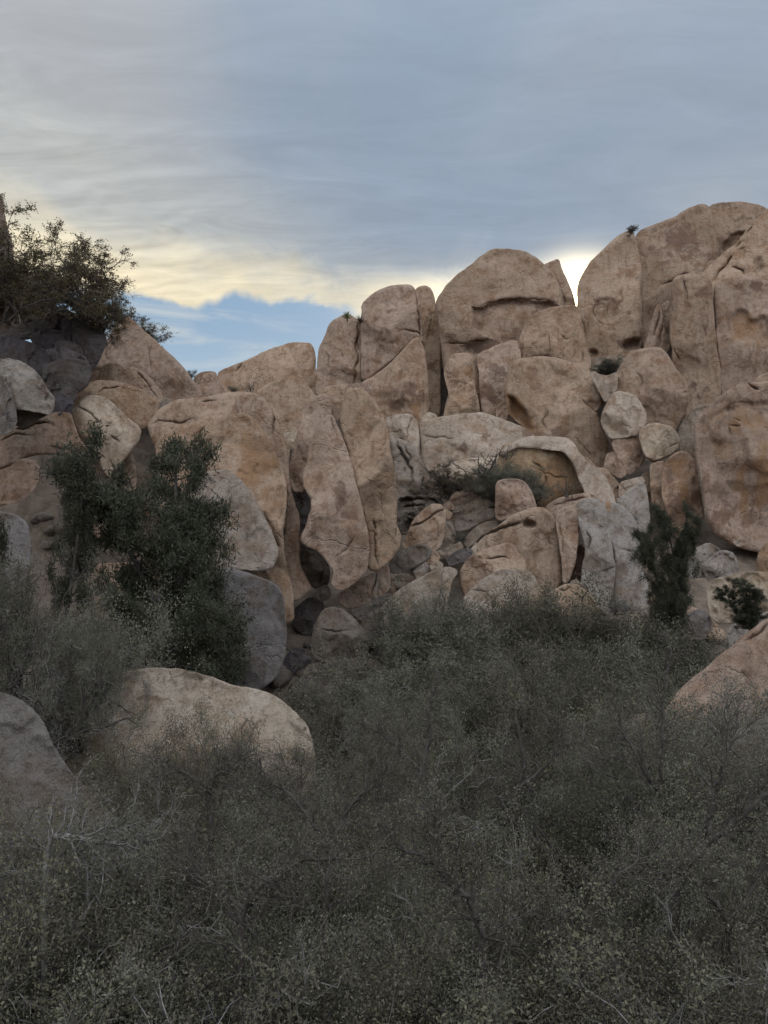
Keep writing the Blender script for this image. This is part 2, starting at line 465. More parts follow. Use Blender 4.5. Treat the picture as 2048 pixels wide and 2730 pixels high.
def rock(name, crop, Y, s, label, col='tan', cat=None, t=0.9, L=0.2, p=2.6, lean=0.22, yaw=0.0, facets=4, rough=1.0,
         cracks=(), recess=(), stain=(), rust=(), smooth=1, grow=1.0, step=None, group=None, parts=()):
    """outline traced where the rock stands at distance Y, then inflated to a closed, faceted, lumpy solid"""
    _rk[0] += 1
    rs = np.random.RandomState(100 + _rk[0])
    poly0 = chaikin(pts(crop, s), smooth)
    ext = poly0.max(0) - poly0.min(0)
    st_ = step or float(np.clip(math.sqrt(ext[0] * ext[1]) / 43, 3.0, 6.4))
    poly = resample(poly0, st_)
    # small irregularity of the outline
    nrm = np.roll(poly, -1, 0) - np.roll(poly, 1, 0); nrm = np.stack([nrm[:, 1], -nrm[:, 0]], 1)
    nrm /= np.linalg.norm(nrm, axis=1, keepdims=True) + 1e-9
    area = 0.5 * np.sum(poly[:, 0] * np.roll(poly[:, 1], -1) - np.roll(poly[:, 0], -1) * poly[:, 1])
    sgn = -1 if area > 0 else 1          # nrm*sgn points inward
    size_px = math.sqrt(abs(area))
    wob = fbm(np.c_[poly / (size_px * 0.22), np.full(len(poly), rs.rand() * 50)], 4, 0.6)
    poly = poly + nrm * (wob * size_px * 0.016 * rough)[:, None]
    inn = nrm * sgn
    if not inside(poly, (poly[:1] + inn[:1] * 1.0))[0]: inn = -inn
    poly = poly - inn * grow
    c = poly.mean(0)
    # ---- interior points
    lo, hi = poly.min(0), poly.max(0)
    gx = np.arange(lo[0], hi[0], st_); gy = np.arange(lo[1], hi[1], st_ * 0.87)
    GX, GY = np.meshgrid(gx, gy); GX = GX + (np.arange(len(gy)) % 2)[:, None] * st_ * 0.5
    G = np.stack([GX.ravel(), GY.ravel()], 1) + rs.uniform(-0.12, 0.12, (GX.size, 2)) * st_
    G = G[inside(poly, G)]
    dG = segdist(poly, G)
    G = G[dG > st_ * 0.95]
    r1 = poly + inn * st_ * 0.16; r2 = poly + inn * st_ * 0.52
    ring = np.vstack([r1, r2])
    dr = segdist(poly, ring); ring = ring[inside(poly, ring) & (dr > np.r_[np.full(len(r1), st_ * 0.12), np.full(len(r2), st_ * 0.42)])]
    extra = []
    crk = []
    for cc in cracks:
        cs, w, dep = cc[0], 0.7 + cc[1] * 0.55, cc[2] * 1.25
        cp = resample(chaikin(pts(crop, cs), 1, False), st_ * 0.8, False)
        # wiggle
        cp = cp + np.c_[perlin(np.c_[cp * 0.05, np.full(len(cp), 3.3)]), perlin(np.c_[cp * 0.05, np.full(len(cp), 8.3)])] * 7
        tn = np.gradient(cp, axis=0); tn = np.stack([-tn[:, 1], tn[:, 0]], 1); tn /= np.linalg.norm(tn, axis=1, keepdims=True) + 1e-9
        for o_ in (0, -w, w): extra.append(cp + tn * o_)
        crk.append((cp, w, dep, cp[0], cp[-1], max(10.0, 0.25 * np.hypot(*np.diff(cp, axis=0).T).sum())))
    if extra:
        E = np.vstack(extra); E = E[inside(poly, E)]
        E = E[segdist(poly, E) > st_ * 0.3]
        keep = np.ones(len(G), bool)
        for cp, w, dep, _a, _b, _l in crk: keep &= segdist(cp, G, False) > w + 0.6
        G = G[keep]
        inner = np.vstack([ring, G, E])
    else: inner = np.vstack([ring, G])
    allp = np.vstack([poly, inner])
    nb = len(poly)
    ed = [(i, (i + 1) % nb) for i in range(nb)]
    vo, _, fo, _, _, _ = delaunay_2d_cdt([Vector((a, b)) for a, b in allp], ed, [], 1, 1e-4)
    V2 = np.array([[a[0], a[1]] for a in vo]); F = np.array([f for f in fo if len(f) == 3], np.int64)
    nv = len(V2)
    dV = segdist(poly, V2)
    rin = max(dV.max(), 1.0)
    onb = dV < 1e-3
    # ---- screened Poisson inflation on a coarse grid
    hx = (hi - lo).max() / GRID
    nxg = int((hi[0] - lo[0]) / hx) + 3; nyg = int((hi[1] - lo[1]) / hx) + 3
    gxx = lo[0] - hx + np.arange(nxg) * hx; gyy = lo[1] - hx + np.arange(nyg) * hx
    AX, AY = np.meshgrid(gxx, gyy); GP = np.stack([AX.ravel(), AY.ravel()], 1)
    ins = inside(poly, GP).reshape(AX.shape)
    L = L * LSCALE
    Lp = L * rin / hx
    u = np.zeros(AX.shape)
    k = 1 / (Lp * Lp)
    for _ in range(160):
        u[1:-1, 1:-1] = (u[:-2, 1:-1] + u[2:, 1:-1] + u[1:-1, :-2] + u[1:-1, 2:] + k) / (4 + k)
        u[~ins] = 0
    umax = u.max(); u /= max(umax, 1e-6)

    def samp(Q):
        fx = (Q[:, 0] - gxx[0]) / hx; fy = (Q[:, 1] - gyy[0]) / hx
        ix = np.clip(fx.astype(int), 0, nxg - 2); iy = np.clip(fy.astype(int), 0, nyg - 2)
        a = fx - ix; b = fy - iy
        return u[iy, ix] * (1 - a) * (1 - b) + u[iy, ix + 1] * a * (1 - b) + u[iy + 1, ix] * (1 - a) * b + u[iy + 1, ix + 1] * a * b
    uu = samp(V2)
    # near the outline trust the exact distance rather than the coarse grid
    wb = np.clip(dV / (1.6 * hx), 0, 1)
    near_u = 1 - np.exp(-dV / (L * rin * 0.9))
    uu = uu * wb + np.minimum(near_u, 1) * (1 - wb)
    uu[onb] = 0
    uu = np.clip(uu, 0, 1)
    h = (1 - (1 - uu) ** p) ** (1 / p)
    # ---- metric
    m_px = Y / FPX                       # metres per pixel there
    T = 1.2 * t * rin * m_px
    hf = h * T
    xl = (V2 - c) * m_px
    # broad planes that cut the bulge into faces
    R = rin * m_px
    for q in range(facets + 2):
        a = rs.uniform(0, 2 * PI); sl_ = rs.uniform(0.25, 1.0)
        nd = np.array([math.cos(a), math.sin(a)]) * sl_
        pl = T * rs.uniform(0.78, 1.02) - (xl @ nd) * 0.6
        kk = 0.045 * T
        dlt = np.clip(0.5 + 0.5 * (pl - hf) / kk, 0, 1)
        hf = pl * (1 - dlt) + hf * dlt - kk * dlt * (1 - dlt)
    hf = np.maximum(hf, h * T * 0.35)
    seed = rs.rand(3) * 60
    p3 = np.c_[xl, hf] + seed
    edge = np.clip(dV / (3 * st_), 0, 1)
    rough = rough * min(1.0, 0.45 + R / 7.0)
    am = rough * min(R, 6.0)
    hf = hf + edge * am * (0.13 * fbm(p3 / (R * 1.3), 2) + 0.030 * fbm(p3 / (R * 0.40), 4, 0.5))
    hf = hf + edge * rough * 0.045 * fbm(p3 / 0.8, 3, 0.55)
    hf = hf + edge * rough * 0.07 * np.minimum(fbm(p3 / 1.9, 4, 0.55, ridged=True), 0.12)
    # undulating bedding or exfoliation ledges
    led = fbm(np.c_[xl[:, 0] / (R * 1.6), xl[:, 1] / (R * 0.5), np.full(nv, seed[0])], 3)
    hf = hf + edge * am * 0.010 * np.tanh(led * 16)
    # exfoliation: thin skins broken off along crisp scarps
    for th, dp in ((-0.05, 0.10), (0.22, 0.16)):
        fl = fbm(p3 * [1, 0.75, 1] / (R * 0.75 + 0.8) + th * 40, 4, 0.5) - th
        hf = hf - edge * dp * rough * np.clip(fl / 0.03 + 0.5, 0, 1)
    for rc in recess:
        rp = resample(chaikin(pts(crop, rc[0]), 2), 6)
        rp = rp + np.c_[perlin(np.c_[rp * 0.06, np.full(len(rp), 1.3)]), perlin(np.c_[rp * 0.06, np.full(len(rp), 5.3)])] * 6
        ii = inside(rp, V2); dd = segdist(rp, V2)
        sgd = np.where(ii, dd, -dd)
        w = rc[2] if len(rc) > 2 else 8
        f = np.clip(sgd / w, 0, 1); f = f * f * (3 - 2 * f)
        hf = hf - f * rc[1]
    for cp, w, dep, e0, e1, el_ in crk:
        dd = segdist(cp, V2, False)
        de = np.minimum(np.hypot(*(V2 - e0).T), np.hypot(*(V2 - e1).T))
        var = 0.75 + 0.9 * perlin(np.c_[V2 * 0.035, np.full(nv, seed[1])])
        hf = hf - dep * np.clip(de / el_, 0.12, 1) * np.clip(var, 0.2, 1.2) * np.exp(-(dd / max(w, 0.8)) ** 2 * 1.2)
    hf[onb] = 0
    hb = -h * T * 0.9
    # ---- world: outline plane through the rock's centre, leaning back, facing the viewer
    cr_ = ray(c[0], c[1]); C3 = CAM + cr_ * Y
    rv = ray(V2[:, 0], V2[:, 1])
    # plane: y = Y + lean*(z-zc) + yaw*(x-xc)
    den_ = 1 - lean * rv[:, 2] - yaw * rv[:, 0]
    tY = (Y - lean * (C3[2] - CAM[2]) - yaw * (C3[0])) / den_
    base3 = CAM + rv * tY[:, None]
    fwd = -cr_ / np.linalg.norm(cr_)
    front = base3 + fwd * hf[:, None]
    ib = np.where(~onb)[0]
    # back side: coarse would do, reuse the points
    back = base3[ib] + fwd * hb[ib][:, None]
    mp = np.arange(nv); mp[ib] = nv + np.arange(len(ib))
    # triangle orientation
    a, b, d = V2[F[:, 0]], V2[F[:, 1]], V2[F[:, 2]]
    cz = (b[:, 0] - a[:, 0]) * (d[:, 1] - a[:, 1]) - (b[:, 1] - a[:, 1]) * (d[:, 0] - a[:, 0])
    F = F[np.abs(cz) > 1e-9]; cz = cz[np.abs(cz) > 1e-9]
    F = np.where((cz > 0)[:, None], F[:, ::-1], F)     # image y is down
    Fb = mp[F][:, ::-1]
    V = np.vstack([front, back]); FF = np.vstack([F, Fb])
    org = V.mean(0); org[2] = V[:, 2].min()
    me = mesh_from(name, V - org, tris=FF)
    for nm, lst in (('stain', stain), ('rust', rust)):
        val = np.zeros(nv)
        for s_ in lst:
            ox, oy, kf = CROPS[crop]
            sx, sy, rx, ry = s_[0] * kf + ox, s_[1] * kf + oy, s_[2] * kf, s_[3] * kf
            am_ = s_[4] if len(s_) > 4 else 1.0
            wq = np.c_[V2 / (max(rx, ry) * 0.9), np.full(nv, seed[2])]
            jx = fbm(wq, 4, 0.6) * 0.9; jy = fbm(wq + 31.7, 4, 0.6) * 0.9
            dd = np.hypot((V2[:, 0] - sx) / rx + jx, (V2[:, 1] - sy) / ry + jy)
            val = np.maximum(val, am_ * np.clip(1.35 - dd * 0.85, 0, 1) * (dd < 1.6))
        if lst:
            at_ = me.attributes.new(nm, 'FLOAT', 'POINT')
            at_.data.foreach_set('value', np.r_[val, np.zeros(len(ib))].astype(np.float32))
    o = link(name, me, M_ROCK, loc=org)
    b = PAL[col] if isinstance(col, str) else col
    j = np.array([1, .8, .6]) * rs.uniform(-0.035, 0.03) + np.array([.3, 0, -.8]) * rs.uniform(-.014, .008)
    o.color = (b[0] + j[0], b[1] + j[1], b[2] + j[2], 1)
    o['kind'] = 'thing'
    tag(o, label, cat or ('boulder' if 'boulder' in name else 'rock'), group)
    TRIS[0] += len(FF)
    ROCKS.append(o)
    return o


SLAB = dict(t=0.55, L=0.22, p=2.6, facets=3)
# --- skyline row
rock('boulder', 'B', 66, '190,705 215,680 290,650 340,630 420,600 500,560 570,530 640,510 770,505 795,530 810,580 812,700 808,805 780,900 400,900 250,830 195,770',
     'long low tan boulder on the skyline, sloping down left from the narrow dark gap', 'orange', t=0.8, L=0.4, lean=0.3,
     cracks=[('375,610 340,650 300,700', 2, .35)], stain=[(700, 700, 90, 100, .45)])
rock('boulder', 'B', 69, '42,720 90,692 150,686 180,695 188,720 188,800 100,830 40,790',
     'small square boulder low on the skyline, left end of the long sloping boulder', 'orange')
rock('boulder', 'B', 62, '818,720 820,610 835,540 870,470 890,400 930,355 965,345 1000,320 1040,335 1088,370 1090,450 1092,600 1095,755 1080,900 815,900 814,800',
     'tall rounded slab on the skyline with a tuft of yucca at its top right corner', 'tan', lean=0.2, **SLAB,
     cracks=[('1082,380 1080,450 1062,530 1078,600 1055,700 1052,800', 2.5, .7), ('880,560 895,620 890,680', 1.5, .25), ('1072,500 1085,560', 5, .5)],
     stain=[(880, 650, 25, 90, .55)])
rock('boulder', 'B', 61.5, '1102,262 1150,215 1230,165 1300,143 1400,140 1430,160 1445,190 1460,300 1475,400 1490,500 1480,512 1450,480 1400,500 1350,550 1290,615 1200,695 1120,748 1098,735 1097,560 1097,400',
     'huge smooth skyline slab with a sharp slanting underside, right of the yucca tuft', 'tan', lean=0.15, t=.6, L=.25, p=2.6, facets=2,
     cracks=[('1330,430 1400,425 1460,440 1490,480', 1.6, .3), ('1432,170 1455,300 1462,430 1480,500', 2, .4), ('1355,240 1370,225', 2, .2)])
rock('boulder', 'B', 59.5, '1110,755 1200,705 1300,620 1400,508 1450,468 1475,490 1500,560 1510,680 1525,800 1522,930 1500,1060 1440,1100 1240,1080 1190,940 1150,870 1100,860 1080,800',
     'triangular tan boulder wedged under the slanting slab, with a dark purple-brown hollow', 'orange', t=.6, L=.3, facets=3,
     recess=[('1330,790 1380,750 1440,740 1462,790 1450,850 1400,880 1350,850', .2, 18), ('1290,890 1330,858 1365,880 1360,930 1320,950 1290,930', .15, 10)],
     stain=[(1330, 900, 42, 50, 1.3), (1415, 810, 60, 75, .9), (1250, 880, 50, 60, .6)], rust=[(1440, 930, 40, 120, .8), (1470, 700, 30, 100, .4)])
rock('rock_slab', 'C', 64, '262,420 280,400 310,392 340,400 365,450 375,530 400,590 415,690 412,800 402,900 405,1210 330,1220 330,900 312,700 292,560 270,480',
     'thin upright slab standing in the dark slot between the slanting slab and the great dome', 'tan', grow=5, t=1.0, L=.5, facets=2,
     cracks=[('345,560 355,640 330,740', 2, .3)], stain=[(360, 850, 30, 90, .7)])
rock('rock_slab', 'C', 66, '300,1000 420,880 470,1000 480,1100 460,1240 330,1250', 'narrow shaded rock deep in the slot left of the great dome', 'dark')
rock('boulder', 'C', 63, '385,540 395,470 430,410 490,340 560,290 610,250 650,210 720,170 770,155 850,153 920,168 980,195 1030,225 1075,262 1110,300 1150,370 1180,440 1197,520 1200,640 1150,760 920,800 840,860 640,960 440,960 425,760 405,640',
     'great rounded dome boulder on the skyline left of the sun, with an overhanging brow', 'tan', t=.75, L=.45, p=2.2, facets=2, lean=.18,
     recess=[('612,512 650,522 740,492 850,467 1000,477 1100,482 1160,522 1200,700 900,760 700,700 640,640', .7, 6),
             ('700,690 850,715 920,720 850,800 640,850 540,800 560,750', .4, 14), ('630,600 700,600 705,670 640,680', .15, 14)],
     cracks=[('610,512 650,520 740,490 850,466 1000,476 1100,481 1160,521', 1.8, .5), ('450,745 540,745 640,725 740,715', 1.8, .4), ('545,760 620,740', 1.5, .3)],
     stain=[(690, 540, 60, 45, .85), (850, 490, 150, 22, .85), (1050, 530, 110, 60, .8), (665, 640, 45, 45, .9), (680, 760, 120, 50, .8), (870, 700, 80, 30, .5)])
rock('rock_slab', 'C', 66, '1065,250 1110,230 1150,216 1165,225 1180,280 1220,360 1250,430 1268,520 1275,640 1180,680 1150,440 1110,320',
     'pointed slab leaning on the right shoulder of the dome, beside the sun', 'tan', t=.8, L=.4, facets=3, cracks=[('1130,290 1160,380 1195,470 1200,540', 2, .3)])
rock('boulder', 'D', 62, '455,760 452,640 470,580 510,510 540,460 600,410 660,350 720,300 780,270 802,272 825,330 845,420 858,520 864,640 864,800 860,940 855,1040 780,1100 700,1120 530,1120 500,1000 485,900 462,840',
     'tall egg-shaped boulder right of the sun gap, pitted with weathered hollows', 'pink', t=.7, L=.4, facets=2,
     recess=[('560,720 620,690 690,700 720,760 700,850 640,870 570,830', .3, 7), ('740,960 800,935 860,940 862,1040 760,1040 720,1000', 1.0, 12), ('520,1020 580,1010 600,1060 530,1080', .6, 9), ('765,780 790,780 790,830 770,830', .3, 5)],
     cracks=[('590,640 570,700 560,780 580,840 640,870 690,860', 2, .25), ('640,700 650,780 640,830', 2, .2), ('720,640 740,700 700,760', 2, .2), ('480,820 500,880 505,940', 2, .3)],
     stain=[(640, 740, 100, 110, .75), (800, 980, 90, 50, .9), (560, 1040, 60, 50, .7), (780, 820, 80, 70, .45)])
rock('boulder', 'D', 64, '826,310 850,280 900,255 1000,215 1080,180 1150,140 1200,115 1250,106 1280,115 1295,150 1302,210 1325,290 1340,400 1345,700 1100,900 980,1060 866,1050 864,900 862,640 850,440 835,350',
     'highest skyline boulder with a broad dark varnish patch across its face', 'pink', grow=3, t=.55, L=.25, p=2.5, facets=2,
     cracks=[('980,612 1040,590 1100,560 1190,525', 2, .5), ('1250,560 1270,480 1310,445', 1.6, .2)],
     stain=[(1100, 330, 150, 130, .85), (1000, 430, 130, 90, .75), (1260, 420, 70, 70, .6), (950, 640, 80, 160, .5)])
rock('boulder', 'D', 67, '1298,130 1400,112 1500,112 1580,128 1630,148 1680,200 1680,420 1500,480 1350,480 1338,300 1305,210',
     'rounded boulder behind the highest one, at the top right skyline', 'pink', grow=9, recess=[('1345,400 1380,330 1440,280 1530,262 1500,330 1400,420', .5, 10)])
rock('boulder', 'D', 60, '1700,100 1659,130 1620,165 1580,215 1520,280 1440,370 1380,420 1300,480 1225,555 1290,680 1500,760 1900,760 1900,60',
     'steep ribbed rock face running down from the top right corner, with small holes', 'tan', t=.5, L=.3, facets=4, lean=.4,
     cracks=[('1585,210 1540,270 1500,310', 2, .4), ('1450,385 1480,350 1530,330', 3, .5), ('1440,425 1400,480 1340,540 1310,600', 3.5, .9), ('1470,390 1520,375', 3, .4), ('1420,500 1460,515 1500,520 1510,555', 3.5, .6), ('1590,260 1625,262', 2, .2)],
     recess=[('1498,400 1512,393 1525,403 1512,415', .8, 4), ('1550,470 1600,420 1640,460 1640,530 1580,560', .6, 12)],
     stain=[(1600, 490, 40, 60, .7)])
rock('rock_pillar', 'D', 56, '1058,590 1080,560 1130,550 1230,560 1290,575 1305,620 1315,750 1322,900 1340,1050 1360,1180 1362,1290 1345,1380 1290,1450 1130,1500 1090,1300 1060,1150 1050,1000 1042,980 1040,800',
     'tall square pillar of rock below the highest skyline boulder, spotted with dark patches', 'tan', t=.7, L=.25, p=2.6, facets=2, lean=.1,
     cracks=[('1118,556 1135,640 1155,740', 1.5, .25), ('1045,800 1060,740', 2, .3), ('1060,1010 1100,1100', 2, .2)],
     stain=[(1240, 670, 45, 50, .9), (1130, 810, 35, 25, .6), (1255, 890, 30, 35, .9), (1230, 1000, 50, 45, .8), (1240, 1280, 90, 80, .7), (1110, 1110, 40, 30, .5)], rust=[(1060, 900, 25, 120, .5)])
rock('rock_pillar', 'D', 57, '1315,640 1340,600 1400,570 1500,555 1600,575 1700,600 1820,660 1820,1300 1580,1330 1500,1350 1370,1380 1362,1180 1342,1020 1332,860',
     'broad block at the right edge, pale at the top and rusty across its middle', 'tan', t=.5, L=.2, p=2.6, facets=2, lean=.1,
     recess=[('1440,780 1500,750 1545,800 1560,830 1659,790 1700,1000 1400,960 1390,850', .45, 12)],
     stain=[(1590, 620, 70, 50, .95), (1350, 850, 25, 120, .6), (1400, 960, 50, 40, .6)], rust=[(1500, 880, 130, 90, .7), (1600, 960, 100, 80, .6)])
rock('rock_slab', 'D', 57.5, '955,745 980,735 992,790 1002,900 1045,1010 1000,1060 900,1060 868,1030 910,920 930,820',
     'thin fluted splinter of rock standing left of the spotted pillar', 'tan', t=1, cracks=[('975,760 960,850 930,950', 2, .35), ('990,850 985,950 960,1010', 2, .3)], facets=3)
rock('rock_slab', 'D', 58, '988,742 1015,722 1037,716 1044,800 1052,1010 1010,1000 1000,900 992,790', 'narrow dark-sided splinter squeezed against the spotted pillar', 'tan', t=1)
# --- second row
rock('boulder', 'C', 58, '920,740 935,680 980,600 1050,550 1120,530 1200,522 1268,520 1282,560 1300,660 1325,760 1352,860 1350,930 1300,960 1150,940 940,920 925,800',
     'rounded tan boulder tucked below the sun gap, right shoulder dropping steeply', 'orange', grow=5, t=.7, L=.35, facets=3,
     cracks=[('1100,680 1105,740 1100,820', 1.4, .2), ('1310,800 1312,870', 1.5, .3), ('1160,690 1200,720 1240,710', 2, .2)], stain=[(1100, 830, 120, 20, .8), (925, 780, 20, 60, .8), (1200, 700, 50, 35, .5)])
rock('boulder', 'C', 57, '638,830 700,790 800,750 880,728 910,735 919,790 920,880 900,1000 850,1220 700,1260 672,1200 664,1050 660,920 640,870',
     'upright boulder with a dark varnished face, left of the big leaning boulder', 'tan', t=.7, L=.3, facets=3,
     stain=[(780, 940, 75, 90, .95), (740, 1080, 70, 80, .8), (680, 1040, 40, 60, .7)])
rock('boulder', 'C', 57.5, '440,900 460,850 500,815 560,810 600,812 630,870 655,930 664,1000 664,1230 620,1260 425,1260 450,1130 468,1060 440,970',
     'upright boulder at the foot of the great dome, with a flake split off its front', 'orange', t=.7, L=.4, facets=3, stain=[(450, 930, 20, 60, .6)], rust=[(590, 930, 40, 40, .7)])
rock('rock_flake', 'C', 56, '470,1085 540,1030 622,983 640,1050 664,1180 660,1240 425,1250 445,1150',
     'curved flake leaning against the upright boulder below the dome', 'orange', t=.6, L=.3, stain=[(620, 1110, 40, 80, .9)])
rock('stone', 'C', 55.5, '698,1192 760,1142 764,1240 720,1250', 'small pale triangular stone at the top edge of the long pale slab', 'pale')
rock('stone', 'C', 55.2, '768,1145 830,1100 850,1190 910,1240 900,1290 765,1260', 'wedge stone tucked under the left foot of the big leaning boulder', 'orange', stain=[(860, 1210, 50, 30, .6)])
rock('boulder', 'C', 53, '838,900 870,860 940,840 1040,830 1150,840 1250,870 1320,870 1350,900 1380,980 1430,1080 1447,1130 1400,1180 1430,1270 1470,1370 1502,1430 1470,1540 1380,1570 1300,1540 1240,1420 1120,1380 1020,1350 980,1300 900,1245 840,1190 828,1100 832,1000',
     'massive leaning tan boulder in the middle of the pile, rusty undercut at its lower left', 'tan', t=.55, L=.28, p=2.4, facets=4, lean=.2,
     recess=[('836,1060 880,1080 930,1130 980,1200 1010,1290 980,1310 900,1260 836,1200', 1.1, 12), ('1320,1110 1380,1100 1440,1130 1400,1180 1330,1150', .4, 8)],
     cracks=[('1080,1300 1060,1240 1100,1180 1080,1130', 2, .22), ('1310,1110 1360,1160 1420,1190', 2, .35), ('1250,1330 1320,1400 1380,1480', 1.6, .15)],
     stain=[(1140, 1110, 35, 60, .7), (1170, 1310, 100, 32, .95), (1060, 1220, 60, 40, .5), (1380, 1080, 60, 50, .4), (850, 1090, 30, 30, .7)], rust=[(890, 1160, 70, 100, 1.2), (960, 1260, 50, 50, 1.0)])
rock('rock_slab', 'C', 52, '285,1270 300,1240 400,1215 600,1190 680,1185 780,1220 900,1260 1000,1310 1040,1340 1000,1500 780,1560 620,1600 400,1600 320,1540 290,1400',
     'long pale slab with two purple-brown spots, lying across the middle of the pile', 'pale', t=.5, L=.35, facets=3, lean=.45,
     stain=[(560, 1405, 32, 30, 1.3), (700, 1332, 28, 18, 1.2), (960, 1315, 35, 25, 1.2)], cracks=[('300,1330 380,1345 520,1350', 1.4, .1)])
rock('boulder', 'C', 51.5, '65,1220 150,1195 225,1192 265,1240 280,1330 280,1460 170,1460 110,1420 80,1290',
     'squarish pale boulder left of the long pale slab, behind the twin tower', 'pale', t=.7, L=.35, facets=4, cracks=[('240,1210 210,1280 200,1350', 1.5, .2)])
rock('stone', 'C', 53, '285,1240 330,1180 392,1200 392,1250 300,1270', 'small pale stone at the mouth of the dark slot', 'pale')
rock('rock_slab', 'D', 59, '505,1090 600,1070 760,1070 780,1150 700,1230 600,1230 515,1190', 'grey shaded slab behind the dark bush in the hollow under the egg-shaped boulder', 'grey')
rock('boulder', 'D', 52.5, '692,1180 735,1110 780,1050 850,1020 920,1010 980,1015 1020,1050 1060,1120 1110,1190 1155,1260 1162,1340 1140,1420 1090,1500 1060,1550 980,1560 890,1540 850,1420 790,1340 715,1310 680,1250',
     'large round boulder with a curved scar, left of the spotted pillar\'s foot', 'tan', t=.85, L=.6, p=2, facets=2,
     cracks=[('820,1170 865,1200 870,1250 840,1275', 2, .18), ('1110,1300 1150,1290', 1.6, .15), ('900,1110 940,1150', 1.6, .12)], stain=[(740, 1190, 30, 60, .6)], rust=[(860, 1350, 60, 60, .4)])
rock('stone', 'D', 51.5, '532,1170 560,1162 600,1185 650,1190 705,1165 710,1260 665,1330 632,1362 590,1290 560,1230',
     'small pale pronged stone wedged left of the large round boulder', 'pale', facets=4, cracks=[('600,1210 630,1260', 1.5, .1)])
rock('boulder', 'D', 50.5, '607,1440 640,1360 680,1300 720,1286 790,1300 850,1350 892,1430 882,1500 840,1562 760,1577 665,1595 620,1540 603,1480',
     'grey-topped angular boulder in the stack below the large round boulder', 'pale', t=.75, L=.45, facets=5, stain=[(740, 1560, 110, 40, .6), (830, 1420, 40, 50, .35)], rust=[(700, 1500, 80, 50, .4)])
rock('boulder', 'H', 50, '665,180 760,160 835,148 850,190 862,240 882,290 850,340 790,392 765,385 740,340 700,270',
     'blocky boulder resting under the grey-topped angular one', 'tan', t=.75, L=.4, facets=5, stain=[(780, 220, 70, 30, .7), (830, 360, 50, 20, .7)])
rock('boulder', 'H', 49.5, '842,150 850,110 900,72 960,67 1040,85 1085,130 1102,180 1090,230 1020,280 930,317 880,280 855,210',
     'smooth ball-shaped boulder at the centre of the right-hand stack', 'pale', t=.95, L=.9, p=2, facets=1, cracks=[('1020,225 1060,200 1095,195', 1.6, .15)])
rock('boulder', 'H', 52, '1085,150 1110,60 1180,-20 1240,-45 1300,-50 1260,60 1230,400 1130,330 1100,240', 'smooth grey boulder half hidden behind the big arched rock', 'grey', t=.6)
rock('boulder', 'H', 46, '1188,100 1210,28 1270,-32 1350,-92 1440,-157 1530,-192 1620,-190 1850,-220 1850,860 1700,900 1560,880 1440,840 1330,780 1265,680 1235,420 1215,300 1200,200',
     'huge arched boulder at the right edge, streaked ochre and brown', 'tan', t=.5, L=.22, p=2.4, facets=2, lean=.05,
     recess=[('1290,330 1400,270 1550,280 1800,250 1800,820 1440,800 1330,700 1280,560', .4, 40), ('1245,40 1330,-10 1480,-70 1850,-90 1850,-40 1500,-20 1300,60 1250,250', .3, 18)],
     cracks=[('1530,-190 1560,-160 1600,-140', 3, .6), ('1380,-20 1470,-60 1560,-60', 2, .3), ('1415,90 1420,150', 1.6, .2), ('1415,88 1490,85', 1.6, .2), ('1450,40 1490,60', 1.6, .2)],
     stain=[(1250, 450, 30, 220, .7), (1350, 640, 100, 120, .75), (1560, 560, 200, 200, .55), (1270, 200, 25, 100, .5)], rust=[(1500, 60, 200, 120, .7), (1400, 250, 120, 80, .5), (1620, 350, 60, 260, .9), (1500, 480, 60, 200, .7)])
rock('rock_slab', 'D', 47, '1560,1245 1600,1190 1659,1170 1850,1150 1850,1300 1700,1300 1600,1275', 'cap slab split from the crown of the arched boulder at the right edge', 'pink', t=.5)
rock('rock_pillar', 'H', 47.5, '1000,320 1060,262 1110,243 1160,260 1195,300 1215,400 1235,520 1255,660 1200,760 1060,800 1020,640 985,520 990,400',
     'dark brown stained pillar standing left of the arched boulder', (.36, .24, .165), t=.6, L=.3, stain=[(1110, 600, 110, 120, 1.1), (1040, 420, 35, 150, .9), (1180, 480, 30, 140, .7)], rust=[(1110, 330, 90, 60, .8), (1130, 500, 40, 100, .7)])
rock('rock_slab', 'H', 48, '912,330 960,310 1004,305 997,420 1000,540 1020,620 930,640 915,450', 'narrow pale slab beside the dark brown stained pillar', 'tan', t=.8)
rock('rock_slab', 'H', 49.5, '850,400 905,365 914,450 920,560 935,620 880,640', 'thin shaded slab behind the narrow pale slab', 'pink')
rock('rock_slab', 'H', 47.5, '690,560 780,490 870,443 887,470 902,560 915,680 900,760 840,780 760,680', 'tilted grey-white slab below the right-hand stack, streaked darker', 'cool', t=.45, L=.3, stain=[(840, 600, 50, 70, .5)])
rock('rock_slab', 'H', 48.2, '722,440 800,420 867,403 884,440 790,500 710,545', 'pale slanting ledge above the tilted grey-white slab', 'pale', t=.6)
rock('stone', 'H', 49, '636,262 680,248 712,290 772,392 722,418 680,390 618,360', 'pointed tan stone at the foot of the massive leaning boulder', 'tan', t=.8, facets=5)
